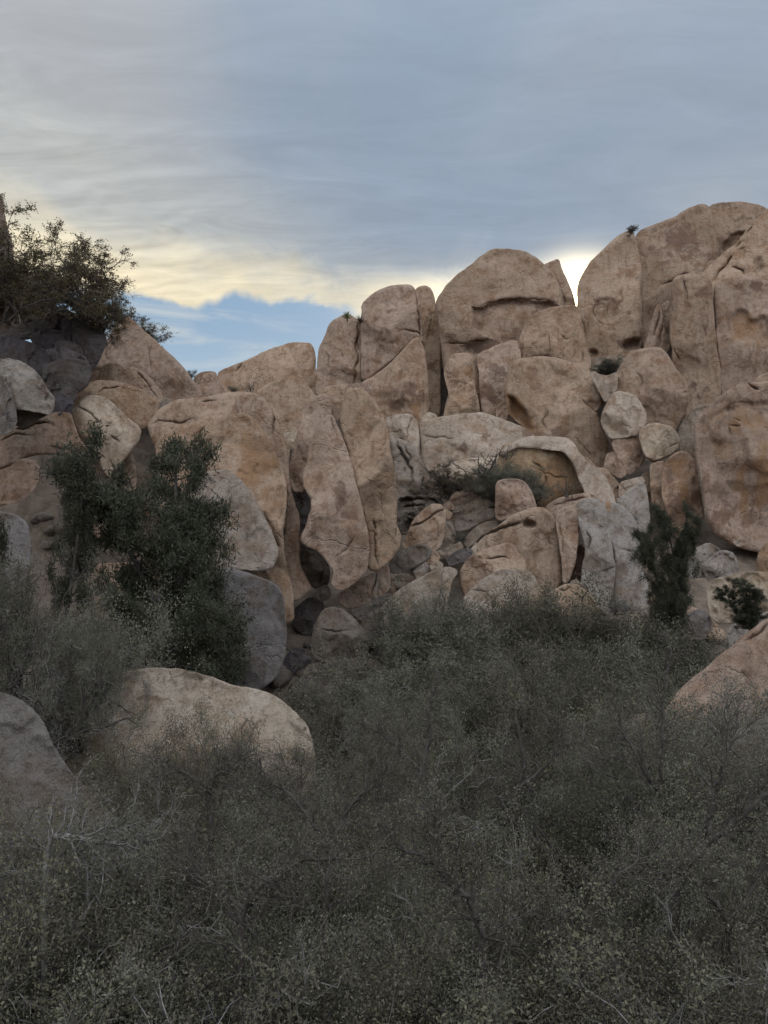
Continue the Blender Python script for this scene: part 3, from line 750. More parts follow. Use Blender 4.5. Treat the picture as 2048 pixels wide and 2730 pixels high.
# --- overhang and right flank
cap = rock('boulder', 'G', 46.3, '795,262 800,240 850,200 950,158 1050,152 1200,160 1250,190 1290,260 1350,320 1430,380 1480,450 1520,570 1500,680 1400,690 1345,560 1325,500 1285,410 1250,320 1212,268 1180,244 1090,236 1000,226 900,222 850,240 815,275',
     'overhanging boulder with a pale cap and a shadowed ochre hollow under it', 'pale', t=1.5, L=.5, facets=3, lean=.5, grow=2)
wall = rock('hollow_wall', 'G', 46.9, '790,215 900,180 1190,200 1250,260 1300,380 1370,540 1380,720 1080,760 880,640 770,420',
     None, (.43, .31, .20), t=.35, L=.2, facets=3, lean=.05, rust=[(1060, 400, 260, 160, .7)], cracks=[('980,300 1060,350 1080,420 1090,480', 2.5, .4), ('1000,340 1100,400 1220,420', 2, .3)])
for k_ in ('category', 'kind', 'label'):
    if k_ in wall: del wall[k_]
wall.location = wall.location - cap.location; wall.parent = cap
rock('rock_slab', 'G', 48.5, '1290,270 1350,290 1400,350 1450,350 1500,400 1560,470 1580,500 1530,580 1500,620 1420,480', 'broken pinkish flank sloping down behind the overhanging boulder', 'pink', t=.6, facets=6, rough=1.5)
rock('boulder', 'G', 43, '762,450 790,425 880,418 940,430 985,490 1005,540 1022,600 950,640 860,660 780,682 757,650 760,560',
     'squarish boulder perched alone in front of the big dull bush', 'pink', t=.8, L=.5, facets=5, stain=[(940, 520, 40, 80, .5)])
rock('boulder', 'G', 42, '625,870 650,820 700,770 780,720 850,660 930,620 1010,600 1060,605 1110,640 1140,680 1148,760 1167,860 1182,980 1184,1060 1150,1130 1060,1200 950,1150 850,1020 640,960',
     'large sloping boulder with a chipped hollow near its crest, in the right-hand cluster', 'pink', t=.65, L=.35, facets=4,
     recess=[('930,690 960,670 1010,690 1018,730 980,740 940,720', .6, 6)], cracks=[('650,810 720,760 820,730 900,700 940,690', 3, .6), ('1085,780 1110,850', 2, .15)], stain=[(975, 705, 35, 25, .7), (720, 780, 60, 30, .4)])
rock('rock_slab', 'G', 41.5, '1140,640 1200,590 1260,585 1292,620 1292,700 1282,820 1267,950 1222,1072 1185,1082 1182,960 1162,830 1146,740',
     'slim wedge of rock between the large sloping boulder and the grey fluted one', 'tan', t=.9, L=.5, stain=[(1170, 860, 15, 160, .5)], cracks=[('1165,700 1185,800 1190,900', 2, .2)])
rock('rock_slab', 'H', 43.5, '240,605 320,545 430,520 530,508 560,520 640,560 700,600 640,680 400,700 290,660',
     'thin cap ledge lying over the top of the right-hand cluster', 'tan', t=.5, cracks=[('300,600 400,555 520,535', 2.5, .3)])
rock('boulder', 'G', 41.2, '1290,600 1340,560 1400,545 1470,600 1482,760 1510,920 1518,1000 1502,1150 1475,1290 1430,1260 1370,1170 1300,1100 1308,960 1332,880 1305,760 1285,680',
     'grey fluted rock limb split by a dark cleft, in the right-hand cluster', 'cool', t=.8, L=.5, cracks=[('1420,1010 1470,990 1510,975', 2, .3), ('1330,750 1360,800 1340,880', 2.5, .3)], stain=[(1400, 900, 30, 30, .4)], rust=[(1380, 1080, 90, 120, .25)])
rock('boulder', 'H', 42.2, '445,575 500,548 560,542 640,560 740,590 800,650 840,720 872,850 865,1000 905,1100 890,1280 760,1360 660,1340 680,1180 694,1050 684,900 660,800 600,740 520,720 460,660',
     'large blue-grey boulder with a rust stain running from its top, behind the dark pine', 'cool', t=.6, L=.4, facets=3, lean=.3,
     rust=[(650, 590, 14, 45, 1.4), (600, 580, 25, 25, .8), (780, 1180, 90, 120, .35)], cracks=[('640,770 670,850 690,950', 2.5, .4), ('720,860 800,880', 2, .15)])
rock('rock_sliver', 'G', 43, '1250,950 1290,820 1340,880 1320,960 1300,1100 1240,1090', 'dark red-brown rock inside the cleft of the right-hand cluster', (.30, .2, .15))
rock('stone', 'G', 40.5, '1232,1072 1270,1053 1304,1080 1304,1130 1250,1120', 'small round stone lodged at the bottom of the dark cleft', 'grey', smooth=0)
rock('boulder', 'G', 38.5, '540,990 580,930 650,880 740,850 830,822 870,830 900,880 947,930 955,1000 940,1100 760,1150 650,1180 570,1180 538,1090',
     'pinkish boulder with a stepped top above the two half-buried round ones', 'pink', t=.7, L=.4, facets=4, cracks=[('700,930 780,915 850,920', 2, .3)])
rock('boulder', 'G', 36.5, '555,1180 620,1100 700,1040 790,995 880,988 960,1000 1010,1040 1035,1110 1070,1200 1040,1400 800,1450 600,1400',
     'pale domed boulder half buried in scrub, left one of two', 'grey', t=.85, L=.6, facets=3, cracks=[('610,1130 660,1120 720,1140', 2, .15)])
rock('boulder', 'G', 35, '1045,1190 1090,1150 1150,1110 1210,1082 1280,1090 1340,1130 1390,1190 1432,1280 1460,1450 1200,1550 1060,1400',
     'rounded boulder rising out of the scrub just below the dark cleft', 'tan', t=.85, L=.6, facets=3, cracks=[('1150,1125 1190,1130 1240,1105', 2, .25)])
for d_, s_, l_, c_ in (
        (45, '470,655 560,590 640,545 700,505 735,502 757,530 757,585 690,610 600,650 500,690', 'uppermost of the pale finger-like slabs left of the perched squarish boulder', 'pale'),
        (44.2, '498,690 560,650 660,620 752,600 758,665 680,690 600,730 540,755 503,745', 'middle finger-like slab, darker and cracked, left of the perched squarish boulder', 'grey'),
        (43.2, '556,830 580,780 640,720 700,690 780,683 812,700 740,745 660,785 625,835 580,856', 'lowest of the finger-like slabs, a smooth curved one left of the large sloping boulder', 'grey')):
    rock('rock_slab', 'G', d_, s_, l_, c_, t=.9, L=.5, facets=4, lean=.3)
rock('boulder', 'G', 42, '168,835 210,760 240,680 300,620 360,575 420,580 447,620 444,700 437,780 412,850 370,888 330,860 270,860 200,870',
     'brown triangular boulder crossed by a straight crack, right of the twin tower', 'pink', t=.7, L=.4, facets=3, cracks=[('215,720 300,690 380,640 440,612', 2, .5)], stain=[(300, 760, 80, 50, .4)])
rock('boulder', 'G', 42.8, '436,690 480,690 502,740 514,800 480,855 400,885 420,800', 'darker rounded rock against the right side of the brown cracked boulder', 'grey', facets=4)
rock('boulder', 'G', 40, '88,950 140,890 230,840 300,828 350,850 360,890 320,935 240,985 150,1020 95,1010', 'grey loaf-shaped boulder lying at the right foot of the twin tower', 'shade_grey', t=.8, L=.6)
rock('stone', 'G', 39.5, '345,965 400,935 432,960 412,1005 360,1010', 'small pale stone in the rubble below the brown cracked boulder', 'pale', smooth=0)
rock('stone', 'G', 40.5, '445,925 520,870 590,853 614,870 612,915 550,950 470,970', 'dark blue-grey stone in the hollow left of the large sloping boulder', 'dark', smooth=0)
rock('stone', 'G', 40.7, '600,870 640,820 640,900 612,920', 'small white stone beside the dark blue-grey one', 'pale', smooth=0)
rock('stone', 'G', 41.2, '380,880 470,850 540,815 560,850 500,890 440,920 400,930', 'flat rubble stone in shade beneath the finger-like slabs', 'grey', facets=5, smooth=0)
rock('stone', 'G', 40.2, '320,900 380,880 412,910 400,945 330,960', 'light angular rubble stone between the loaf-shaped boulder and the hollow', 'tan', facets=5, smooth=0)
rock('stone', 'G', 39.8, '240,1000 320,945 345,975 330,1030 260,1050', 'jagged rubble stone above the long pale slope', 'grey', facets=6, smooth=0)
rock('stone', 'G', 44, '430,580 460,560 500,590 500,615 450,610', 'small cobble at the top of the rubble chute', 'pink', smooth=0)
rock('stone', 'G', 43.5, '385,610 440,600 490,640 470,680 440,660', 'round cobble in the rubble chute beside the brown cracked boulder', 'tan', smooth=0)
rock('stone', 'G', 44.3, '490,600 560,585 540,620 480,640', 'flat cobble in the rubble chute just left of the finger-like slabs', 'grey', smooth=0)
rock('rock_slab', 'G', 37, '40,1230 150,1120 250,1060 350,1010 460,970 530,1000 470,1100 440,1380 60,1400', 'long pale rock slope partly veiled by bare twigs, right of the tower foot', 'grey', t=.5, lean=.6, facets=5)
rock('rock_slab', 'G', 46, '95,170 150,165 250,200 290,300 330,390 400,450 447,510 450,600 330,640 200,660 130,640 130,380 108,260',
     'fluted grey rock curtain between the twin tower and the pale slab', 'grey', t=.5, L=.4, facets=3, rough=1.4,
     cracks=[('130,170 180,280 215,330 240,400 230,470', 4, .7), ('185,215 225,300 215,330', 3, .4), ('310,450 330,500', 3, .3)], stain=[(130, 300, 30, 80, .4)])
rock('rock_slab', 'G', 44.5, '130,540 240,525 330,520 440,560 400,640 300,700 200,780 140,760', 'dark crumbling ledge of fractured rock at the foot of the grey curtain', 'shade_grey', t=.6, facets=9, rough=3.5,
     cracks=[('150,560 250,545 330,560', 3, .6), ('160,610 210,590 310,585', 3, .5), ('330,540 380,560 420,600', 3, .5)])
rock('boulder', 'G', 47, '460,570 520,470 580,420 650,400 720,440 790,500 760,640 540,660 480,620', 'low pinkish boulder showing behind the small dark oak', 'pink', lean=.4)
rock('rock_slab', 'G', 49, '440,360 500,310 600,288 790,285 800,420 600,480 480,440', 'pale sloping shelf just below the long pale slab', 'pale', lean=.6, t=.5)
# --- the twin tower
rock('rock_pillar', 'F', 38.5, '763,-355 783,-390 843,-395 903,-365 953,-305 993,-225 1023,-135 1043,-35 1053,65 1073,145 1088,315 1088,480 1114,550 1105,620 1060,682 970,762 900,755 907,620 902,510 867,370 830,220 802,80 752,-65 725,-175 735,-265',
     'right half of the tall twin tower, a smooth leaning column of tan rock', 'tan', t=.9, L=.2, p=2.6, facets=2, lean=.12,
     cracks=[('1085,315 1085,480 1070,560', 1.8, .3), ('905,512 945,510 948,640 965,740', 1.2, .3), ('940,430 945,510', 1.5, .3)], stain=[(920, 400, 40, 50, .5)])
rock('rock_pillar', 'F', 38, '630,-200 650,-222 683,-225 707,-170 750,-62 800,80 828,220 865,370 900,510 907,620 900,745 850,805 750,887 700,872 668,840 690,745 640,700 590,632 500,592 472,560 520,470 550,330 490,210 530,0 560,-100 600,-170',
     'left half of the tall twin tower, pointed and blotched with dark varnish', 'tan', t=.85, L=.2, p=2.6, facets=2, lean=.12,
     cracks=[('825,535 790,590 740,640 700,670', 1.2, .2), ('665,-200 690,-120', 1, .15)],
     stain=[(730, 260, 55, 90, .95), (600, 180, 25, 60, .8), (790, 400, 60, 40, .85), (650, 450, 40, 30, .7), (690, 200, 40, 40, .5)])
rock('boulder', 'B', 42, '632,1340 660,1200 700,1060 740,930 800,850 860,825 900,850 917,920 905,980 840,1020 800,1120 790,1260 740,1450 660,1450',
     'rounded brown shoulder of rock behind the left half of the twin tower', 'pink', t=.8, L=.5, stain=[(680, 1300, 50, 90, .6)])
rock('rock_slab', 'B', 43, '800,815 900,780 990,770 1004,800 965,990 930,1000 915,920 850,850', 'blocky ledge behind the tip of the twin tower', 'tan', facets=4)
rock('rock_slab', 'B', 42, '1010,800 1050,765 1120,760 1165,790 1172,850 1150,880 1060,860', 'rounded block peeping above the right half of the twin tower', 'tan')
rock('rock_slab', 'F', 39, '705,920 760,880 850,820 950,765 1035,720 1042,800 1042,882 980,925 860,985 780,1007 730,975',
     'slanting base block under the twin tower, crossed by fine cracks', 'tan', t=.55, L=.25, facets=4, cracks=[('950,770 955,830 930,900 925,940', 1.8, .4)])
rock('boulder', 'F', 40.5, '470,625 560,645 620,700 667,760 655,850 600,890 545,860 500,790 465,740', 'grey wedged boulder in the shade between tower and left mass', 'shade_grey', t=.8, facets=4, cracks=[('620,750 600,840', 2, .3)])
rock('stone', 'F', 39.5, '552,925 590,870 650,850 670,900 665,930 600,962', 'chockstone jammed above the small cave', 'shade_grey', facets=5)
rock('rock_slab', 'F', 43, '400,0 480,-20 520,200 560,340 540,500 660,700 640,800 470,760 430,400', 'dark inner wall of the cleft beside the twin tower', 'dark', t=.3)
rock('boulder', 'F', 36, '543,1200 570,1090 620,1010 680,990 760,1010 830,1080 890,1150 922,1220 895,1295 800,1340 620,1350 550,1295',
     'mottled grey boulder sitting at the cave mouth below the tower', 'shade_grey', t=.85, L=.55, facets=3, cracks=[('600,1130 700,1150 800,1140', 2, .15)], stain=[(700, 1110, 60, 30, .7), (640, 1290, 80, 30, .8), (800, 1290, 80, 40, .6)])
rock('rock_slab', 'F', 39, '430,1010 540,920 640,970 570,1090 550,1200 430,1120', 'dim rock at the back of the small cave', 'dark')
rock('rock_slab', 'F', 34.5, '595,1362 700,1330 850,1313 940,1320 1000,1380 800,1400 660,1415', 'flat slab lying in front of the mottled grey boulder', 'shade_grey', t=.7, lean=.5)
rock('boulder', 'F', 35.5, '368,1390 380,1310 430,1250 520,1255 532,1300 532,1400 480,1440 390,1440', 'mossy dark boulder in the shaded hollow left of the cave mouth', 'dark')
rock('boulder', 'F', 34, '518,1410 560,1353 610,1375 662,1430 650,1480 540,1470', 'smooth grey stone leaning on the pair below the cave', 'shade_grey')
rock('boulder', 'F', 33, '425,1500 470,1432 560,1425 625,1450 650,1510 620,1600 450,1600', 'low grey boulder of the pair below the cave, left one', 'shade_grey')
rock('boulder', 'F', 32.5, '640,1470 700,1420 770,1418 815,1460 822,1540 810,1650 670,1650 620,1560', 'lichen-patched grey boulder of the pair below the cave, right one', 'shade_cool')
rock('rock_slab', 'F', 38, '780,1015 880,985 960,930 1050,900 1060,960 920,1040 860,1085', 'splintered ledge under the base block of the tower', 'shade_grey', facets=6, rough=1.5)
rock('rock_slab', 'F', 37, '850,1100 960,1010 1100,960 1150,1100 1000,1300 920,1240', 'grey slope rock behind the bare twigs right of the cave', 'shade_grey', facets=5)
# --- saddle and left mass
rock('boulder', 'B', 54, '425,820 500,770 580,740 640,690 670,678 705,690 740,740 780,800 815,850 830,1000 740,1120 600,1120 560,980 500,900 440,870',
     'pointed tan boulder in front of the long skyline boulder', 'tan', t=.7, L=.45, facets=4, stain=[(640, 830, 60, 40, .3)], rust=[(600, 900, 60, 60, .4)])
rock('rock_slab', 'B', 50, '600,1070 700,1050 720,1260 660,1290 630,1180', 'pale block in the notch between left mass and twin tower', 'pale')
rock('boulder', 'A', 50, '600,1140 612,1080 650,1000 700,930 735,840 760,806 800,808 850,850 930,920 990,970 1060,1040 1130,1110 1190,1180 1240,1240 1280,1295 1260,1400 1040,1420 900,1400 700,1350 600,1220',
     'pyramid-shaped brown boulder at the left end of the ridge', (.34, .245, .18), t=.6, L=.35, facets=4, lean=.3,
     cracks=[('950,1000 945,1090 950,1160', 1.5, .2), ('690,960 670,1050 680,1100', 2, .3), ('1190,1190 1230,1250', 2, .2)], stain=[(850, 1020, 180, 120, .4), (760, 900, 60, 40, .5)])
rock('stone', 'A', 49.5, '732,832 742,800 770,794 802,804 790,835 750,845', 'small dark stone balanced on the tip of the pyramid boulder', 'dark')
rock('boulder', 'A', 55, '1235,1255 1290,1235 1380,1232 1430,1290 1400,1380 1240,1380', 'low brown boulder in the saddle right of the pyramid boulder', 'pink')
rock('stone', 'A', 50, '1195,1330 1240,1308 1290,1308 1310,1335 1250,1370', 'small pale stone on the saddle beside the pyramid boulder', 'pale')
rock('stone', 'A', 48, '1005,1345 1050,1328 1090,1340 1060,1400 1010,1400', 'grey stone at the right foot of the pyramid boulder', 'grey')
rock('boulder', 'A', 46, '632,1140 690,1110 740,1108 795,1145 780,1250 620,1260', 'small rounded boulder on the left slope, left of its larger twin', 'pink', facets=4)
rock('boulder', 'A', 44.5, '710,1215 740,1175 790,1145 850,1136 900,1165 960,1210 1000,1270 1032,1330 1010,1370 900,1350 760,1280',
     'rounded boulder behind the lip of the leaning pair on the left slope', 'pink', t=.8, L=.5, facets=4, cracks=[('860,1160 920,1220 960,1290', 1.8, .25), ('930,1260 1000,1330', 1.8, .2)])
rock('stone', 'A', 46, '490,1175 560,1140 642,1133 640,1220 520,1260', 'pale square-cut stone above the leaning pair', 'pink', facets=5)
rock('boulder', 'A', 42.5, '425,1410 440,1350 480,1290 540,1240 620,1218 720,1222 800,1240 890,1275 950,1320 1000,1350 1010,1390 982,1440 950,1490 912,1530 870,1520 760,1480 600,1450 480,1440',
     'upper boulder of the leaning pair on the left slope, broad and brown', 'pink', t=.7, L=.45, facets=4, cracks=[('600,1300 680,1265 760,1265', 2, .3)])
rock('boulder', 'A', 40, '448,1440 455,1400 490,1380 500,1350 560,1315 620,1313 690,1340 750,1400 830,1470 892,1530 885,1592 830,1660 770,1740 730,1790 700,1835 670,1812 632,1752 622,1692 572,1642 500,1562 460,1500',
     'lower boulder of the leaning pair, pale and tapering down to the right', 'pale', t=.7, L=.4, facets=4, cracks=[('690,1560 740,1590 760,1620', 2, .3), ('500,1385 560,1420 620,1480 640,1500', 2, .3)], rust=[(700, 1720, 60, 60, .5)])
rock('boulder', 'A', 38, '-60,1560 80,1530 170,1480 270,1435 380,1418 450,1425 468,1500 492,1570 545,1640 557,1672 500,1702 380,1682 200,1692 80,1752 0,1790 -60,1800',
     'long pink log-like boulder lying at the left edge', 'pink', t=.8, L=.5, facets=4, cracks=[('80,1520 160,1530 240,1490 320,1495', 3, .4), ('0,1600 100,1560 200,1560', 2, .2), ('300,1640 400,1650 500,1660', 2, .2)], stain=[(60, 1700, 50, 30, .4)])
rock('boulder', 'E', 36, '-60,380 70,340 110,300 180,290 230,310 254,350 240,460 140,560 -60,600', 'pinkish boulder below the log-like one, behind the left pine', 'pink', t=.8)
rock('rock_slab', 'E', 41, '430,120 560,60 760,80 860,300 860,480 820,640 760,800 560,800 440,700', 'pale shaded wall between the two left pines', 'pink', t=.5, L=.3, stain=[(620, 560, 60, 40, .3)])
rock('rock_slab', 'E', 36, '550,1090 600,980 640,955 860,945 960,1000 1000,1150 900,1350 560,1350', 'reddish ledge seen low between the pines', 'orange', t=.6, rust=[(650, 1130, 90, 90, .5)])
rock('boulder', 'E', 33, '-80,610 100,640 175,700 200,830 190,1000 150,1250 -80,1300', 'speckled grey boulder at the left edge behind twigs', 'shade_cool', t=.5)
rock('rock_slab', 'E', 42, '740,420 1500,300 1500,900 1300,1100 900,1100 780,900', 'tan rock wall behind the main left pine', 'tan', t=.3, L=.3)
rock('boulder', 'A', 41, '930,1520 945,1480 1010,1390 1100,1345 1250,1330 1370,1310 1500,1290 1600,1300 1672,1330 1730,1420 1760,1560 1700,1700 1300,1760 1000,1700',
     'broad rounded top of the left mass, seen above the big pine', 'pink', t=.6, L=.4, facets=3, lean=.4, cracks=[('960,1500 1010,1470 1080,1475 1130,1490 1240,1455', 2, .3), ('1270,1355 1370,1345', 1.6, .2)])
rock('boulder', 'F', 39, '93,-355 193,-350 253,-305 303,-235 353,-135 383,-35 403,75 408,215 440,340 472,420 470,520 470,640 475,720 540,860 540,882 450,965 380,900 300,750 260,400 200,50 120,-150 60,-300',
     'outer right lobe of the left mass, a tall curved buttress', 'pink', t=.7, L=.4, facets=2, cracks=[('290,-290 330,-220 300,-150 300,-90', 3, .5), ('320,-240 355,-200', 2, .4), ('400,210 380,300 372,420 365,600', 3, .5)], stain=[(330, -60, 40, 40, .4), (360, -20, 20, 40, .4)], rust=[(420, 560, 60, 200, .3)])
rock('boulder', 'F', 37, '-420,-60 -237,-165 -37,-200 23,-225 93,-230 163,-205 203,-165 243,-95 283,-25 323,45 353,125 382,250 377,400 362,560 372,660 402,780 432,900 442,1055 402,1102 340,1110 100,1050 -300,900 -450,300',
     'great central buttress of the left mass with reddish weathered stripe', 'tan', t=.5, L=.35, facets=2, lean=.25,
     cracks=[('240,400 290,500 300,560 340,620', 2.5, .3), ('-120,-160 -180,-60 -230,0', 1.5, .2)], stain=[(240, 260, 80, 130, .6), (340, 870, 50, 30, .3)], rust=[(150, 100, 160, 160, .75), (270, 330, 60, 120, .6), (330, 900, 70, 160, .35)])
rock('rock_slab', 'F', 35, '-400,500 -300,250 -110,140 -10,120 48,135 110,200 180,290 240,400 300,530 340,640 300,760 100,760 -300,760 -400,700',
     'pale grey slab leaning on the central buttress, right of the pine crown', 'grey', t=.35, L=.35, facets=2, lean=.35)
rock('boulder', 'F', 33.5, '-420,830 -200,760 20,740 100,770 180,790 280,830 340,860 370,960 384,1100 382,1200 372,1320 330,1420 200,1520 -300,1520 -420,1300',
     'big dark-speckled grey boulder at the foot of the left mass', 'shade_cool', t=.5, L=.35, facets=3, lean=.15, stain=[(150, 830, 140, 60, .4)])
# --- dark rocks under the backlit trees, far left
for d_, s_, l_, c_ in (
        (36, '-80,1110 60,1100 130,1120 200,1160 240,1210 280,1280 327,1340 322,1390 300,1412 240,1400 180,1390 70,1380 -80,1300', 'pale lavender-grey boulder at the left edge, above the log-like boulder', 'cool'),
        (35, '-80,1200 0,1200 50,1290 77,1390 92,1470 62,1530 -80,1560', 'grey slab cut by the left edge of the picture, beside the lavender-grey boulder', 'shade_cool'),
        (36.5, '65,1355 180,1340 240,1365 304,1415 240,1445 150,1500 85,1480', 'low cracked grey rock under the lavender-grey boulder', 'shade_grey'),
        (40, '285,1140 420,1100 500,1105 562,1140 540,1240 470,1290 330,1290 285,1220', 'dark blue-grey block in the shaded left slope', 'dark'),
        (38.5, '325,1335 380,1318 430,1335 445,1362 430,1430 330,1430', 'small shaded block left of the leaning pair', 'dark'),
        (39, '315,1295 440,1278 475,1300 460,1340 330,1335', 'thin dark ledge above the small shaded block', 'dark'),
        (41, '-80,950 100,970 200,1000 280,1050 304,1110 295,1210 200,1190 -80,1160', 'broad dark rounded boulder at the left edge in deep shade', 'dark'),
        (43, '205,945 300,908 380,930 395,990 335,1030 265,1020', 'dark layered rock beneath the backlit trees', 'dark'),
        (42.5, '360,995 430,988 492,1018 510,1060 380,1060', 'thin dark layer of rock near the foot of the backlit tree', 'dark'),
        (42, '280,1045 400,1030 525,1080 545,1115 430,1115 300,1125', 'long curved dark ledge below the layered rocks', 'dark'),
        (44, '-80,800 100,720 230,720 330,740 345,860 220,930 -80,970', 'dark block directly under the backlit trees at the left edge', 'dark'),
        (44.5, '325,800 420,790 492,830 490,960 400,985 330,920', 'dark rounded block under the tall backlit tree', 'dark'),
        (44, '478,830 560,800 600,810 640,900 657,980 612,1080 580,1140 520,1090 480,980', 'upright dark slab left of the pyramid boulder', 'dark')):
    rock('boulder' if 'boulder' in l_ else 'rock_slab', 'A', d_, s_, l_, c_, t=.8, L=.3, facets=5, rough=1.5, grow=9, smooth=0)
rock('rock_pillar', 'A', 30, '-120,-60 -8,10 20,80 30,170 48,250 74,330 84,400 90,520 90,900 -120,950', 'brown pillar cut by the left edge of the picture', (.22, .16, .12), t=.6)
# --- near rocks in the scrub
rock('boulder', 'I', 19, '100,330 170,280 250,265 350,275 450,320 540,325 620,300 740,305 870,325 960,365 1080,395 1180,430 1250,480 1300,550 1330,640 1345,800 1360,1150 1000,1300 300,1300 120,900 60,560 70,420',
     'long pale whaleback boulder lying in the scrub at lower left', (.37, .305, .245), t=.6, L=.4, facets=2, lean=.35, step=6,
     recess=[('1268,570 1284,570 1286,584 1270,584', .15, 3), ('1042,446 1055,446 1055,454 1042,454', .1, 2.5)], stain=[(650, 440, 60, 14, .9), (1100, 560, 200, 60, .3)])
rock('boulder', 'I', 12, '-160,380 0,400 90,440 160,500 210,590 270,690 330,770 420,850 480,940 560,1150 600,1500 -160,1500',
     'grey rock slab at the lower left edge, its right side sloping into the twigs', 'shade_cool', t=.5, L=.3, facets=3, lean=.3, step=6)
rock('boulder', 'J', 21, '1800,150 1659,240 1560,310 1480,380 1400,450 1300,530 1230,600 1150,700 1100,850 1400,950 1800,950',
     'smooth pale tan slope of rock rising to the right edge', 'tan', t=.45, L=.3, facets=2, lean=.5, step=6, cracks=[('1659,275 1600,320 1560,345', 3, .25)])
rock('boulder', 'J', 20, '850,900 950,800 1065,680 1110,660 1200,650 1260,700 1350,850 1300,1250 850,1250 800,1050', 'reddish boulder glimpsed through the scrub below the pale slope', 'shade_pale', rust=[(1030, 950, 120, 120, .9)])
rock('boulder', 'J', 15, '1300,960 1400,820 1560,700 1750,640 1900,700 1900,1300 1300,1300', 'grey rock slope behind the gnarled limbs at the right edge', 'shade_cool', t=.5, step=7, lean=.4)
rock('boulder', 'J', 14, '800,1300 930,1150 1040,1100 1120,1180 1160,1400 1100,1600 800,1600', 'small pinkish boulder glimpsed deep in the scrub at lower right', 'shade_pale')
for d_, s_, l_, c_ in (
        (36, '1100,890 1200,860 1280,820 1350,860 1400,900 1330,1040 1120,1040', 'white-grey slab just right of the dark pine trunk', 'cool'),
        (34.5, '1230,975 1300,910 1370,865 1450,890 1477,1010 1420,1100 1300,1100', 'white-grey triangular rock right of the dark pine', 'cool'),
        (32, '1270,1070 1380,1040 1500,1010 1640,1005 1800,1050 1800,1300 1500,1330 1300,1330', 'pale flat-topped rock behind the small right-hand pine', 'pale'),
        (33, '1583,960 1600,880 1650,820 1750,790 1800,1010 1700,1060 1600,1010', 'orange-brown ball of rock cut by the right edge', 'orange'),
        (28, '1400,1360 1560,1280 1700,1250 1800,1300 1700,1500 1420,1520', 'pale rubble slab above the smooth slope at the right edge', 'cool'),
        (31, '1100,1300 1200,1243 1280,1258 1308,1340 1250,1450 1120,1420', 'grey domed rock at the foot of the dark pine', 'shade_grey'),
        (42, '1430,815 1490,798 1530,825 1470,850', 'small white stone in shade below the arched boulder', 'pale')):
    rock('boulder' if 'ball' in l_ or 'domed' in l_ else 'rock_slab', 'H', d_, s_, l_, c_, facets=4, rough=1.2)


# rubble that has rolled down the gully
def rubble():
    rs = np.random.RandomState(77)
    protos = []
    for k in range(6):
        m = bpy.data.meshes.new('rubble_stone')
        import bmesh
        bm = bmesh.new()
        bmesh.ops.create_icosphere(bm, subdivisions=3, radius=1.0)
        V = np.array([v.co[:] for v in bm.verts])
        sc = np.array([1, rs.uniform(.6, .95), rs.uniform(.45, .8)])
        P_ = V.copy()
        for q in range(11):
            n_ = rs.normal(size=3); n_ /= np.linalg.norm(n_); d_ = rs.uniform(.55, .9)
            ex = np.maximum(P_ @ n_ - d_, 0)
            P_ = P_ - ex[:, None] * n_ * .93
        P_ = P_ * sc * (1 + 0.10 * fbm(V * 1.7 + k * 9, 4)[:, None])
        for v, p in zip(bm.verts, P_): v.co = p
        bm.to_mesh(m); bm.free()
        m.polygons.foreach_set('use_smooth', np.ones(len(m.polygons), bool)); m.materials.append(M_ROCK)
        protos.append(m)
    zones = (((1150, 880), (46, 37.5), 46, (26, 95), 'stone in the rubble chute between the twin tower and the right-hand cluster', 'stones tumbled down the gully'),
             ((760, 830), (38, 33), 26, (60, 90), 'stone in the shaded rubble round the cave mouth', 'stones round the cave mouth'),
             ((1500, 1800), (45, 41), 18, (90, 90), 'stone in the rubble under the right-hand stack', 'stones under the right-hand stack'),
             ((1750, 2000), (41, 34), 26, (60, 90), 'pale stone in the rubble behind the slender dark pine', 'stones behind the slender pine'),
             ((60, 330), (48, 43), 22, (60, 60), 'dark stone in the shaded rubble on the left slope', 'stones on the shaded left slope'))
    for (xa, xb), (ya, yb), n, (wd, _), lab, grp in zones:
        for i in range(n):
            f = rs.rand(); Yd = ya + (yb - ya) * f + rs.uniform(-.8, .8)
            px = xa + (xb - xa) * f + rs.uniform(-wd, wd)
            x = (px - 1024) / FPX * Yd; s = rs.uniform(.28, .95) * (1.1 if rs.rand() < .2 else .8)
            z = float(ground_z(x, Yd)) + s * .25
            o = bpy.data.objects.new('rubble_stone', protos[rs.randint(6)]); COL.objects.link(o)
            o.location = (x, Yd, z); o.scale = (s, s, s); o.rotation_euler = (rs.uniform(-.5, .5), rs.uniform(-.5, .5), rs.uniform(0, 6.28))
            b = PAL['shade_grey' if 'shade' in lab else ('tan', 'grey', 'cool')[rs.randint(3)]]  # stones in shade get the shade-darkened rock colour
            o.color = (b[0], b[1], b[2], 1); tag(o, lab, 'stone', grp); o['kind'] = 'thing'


rubble()

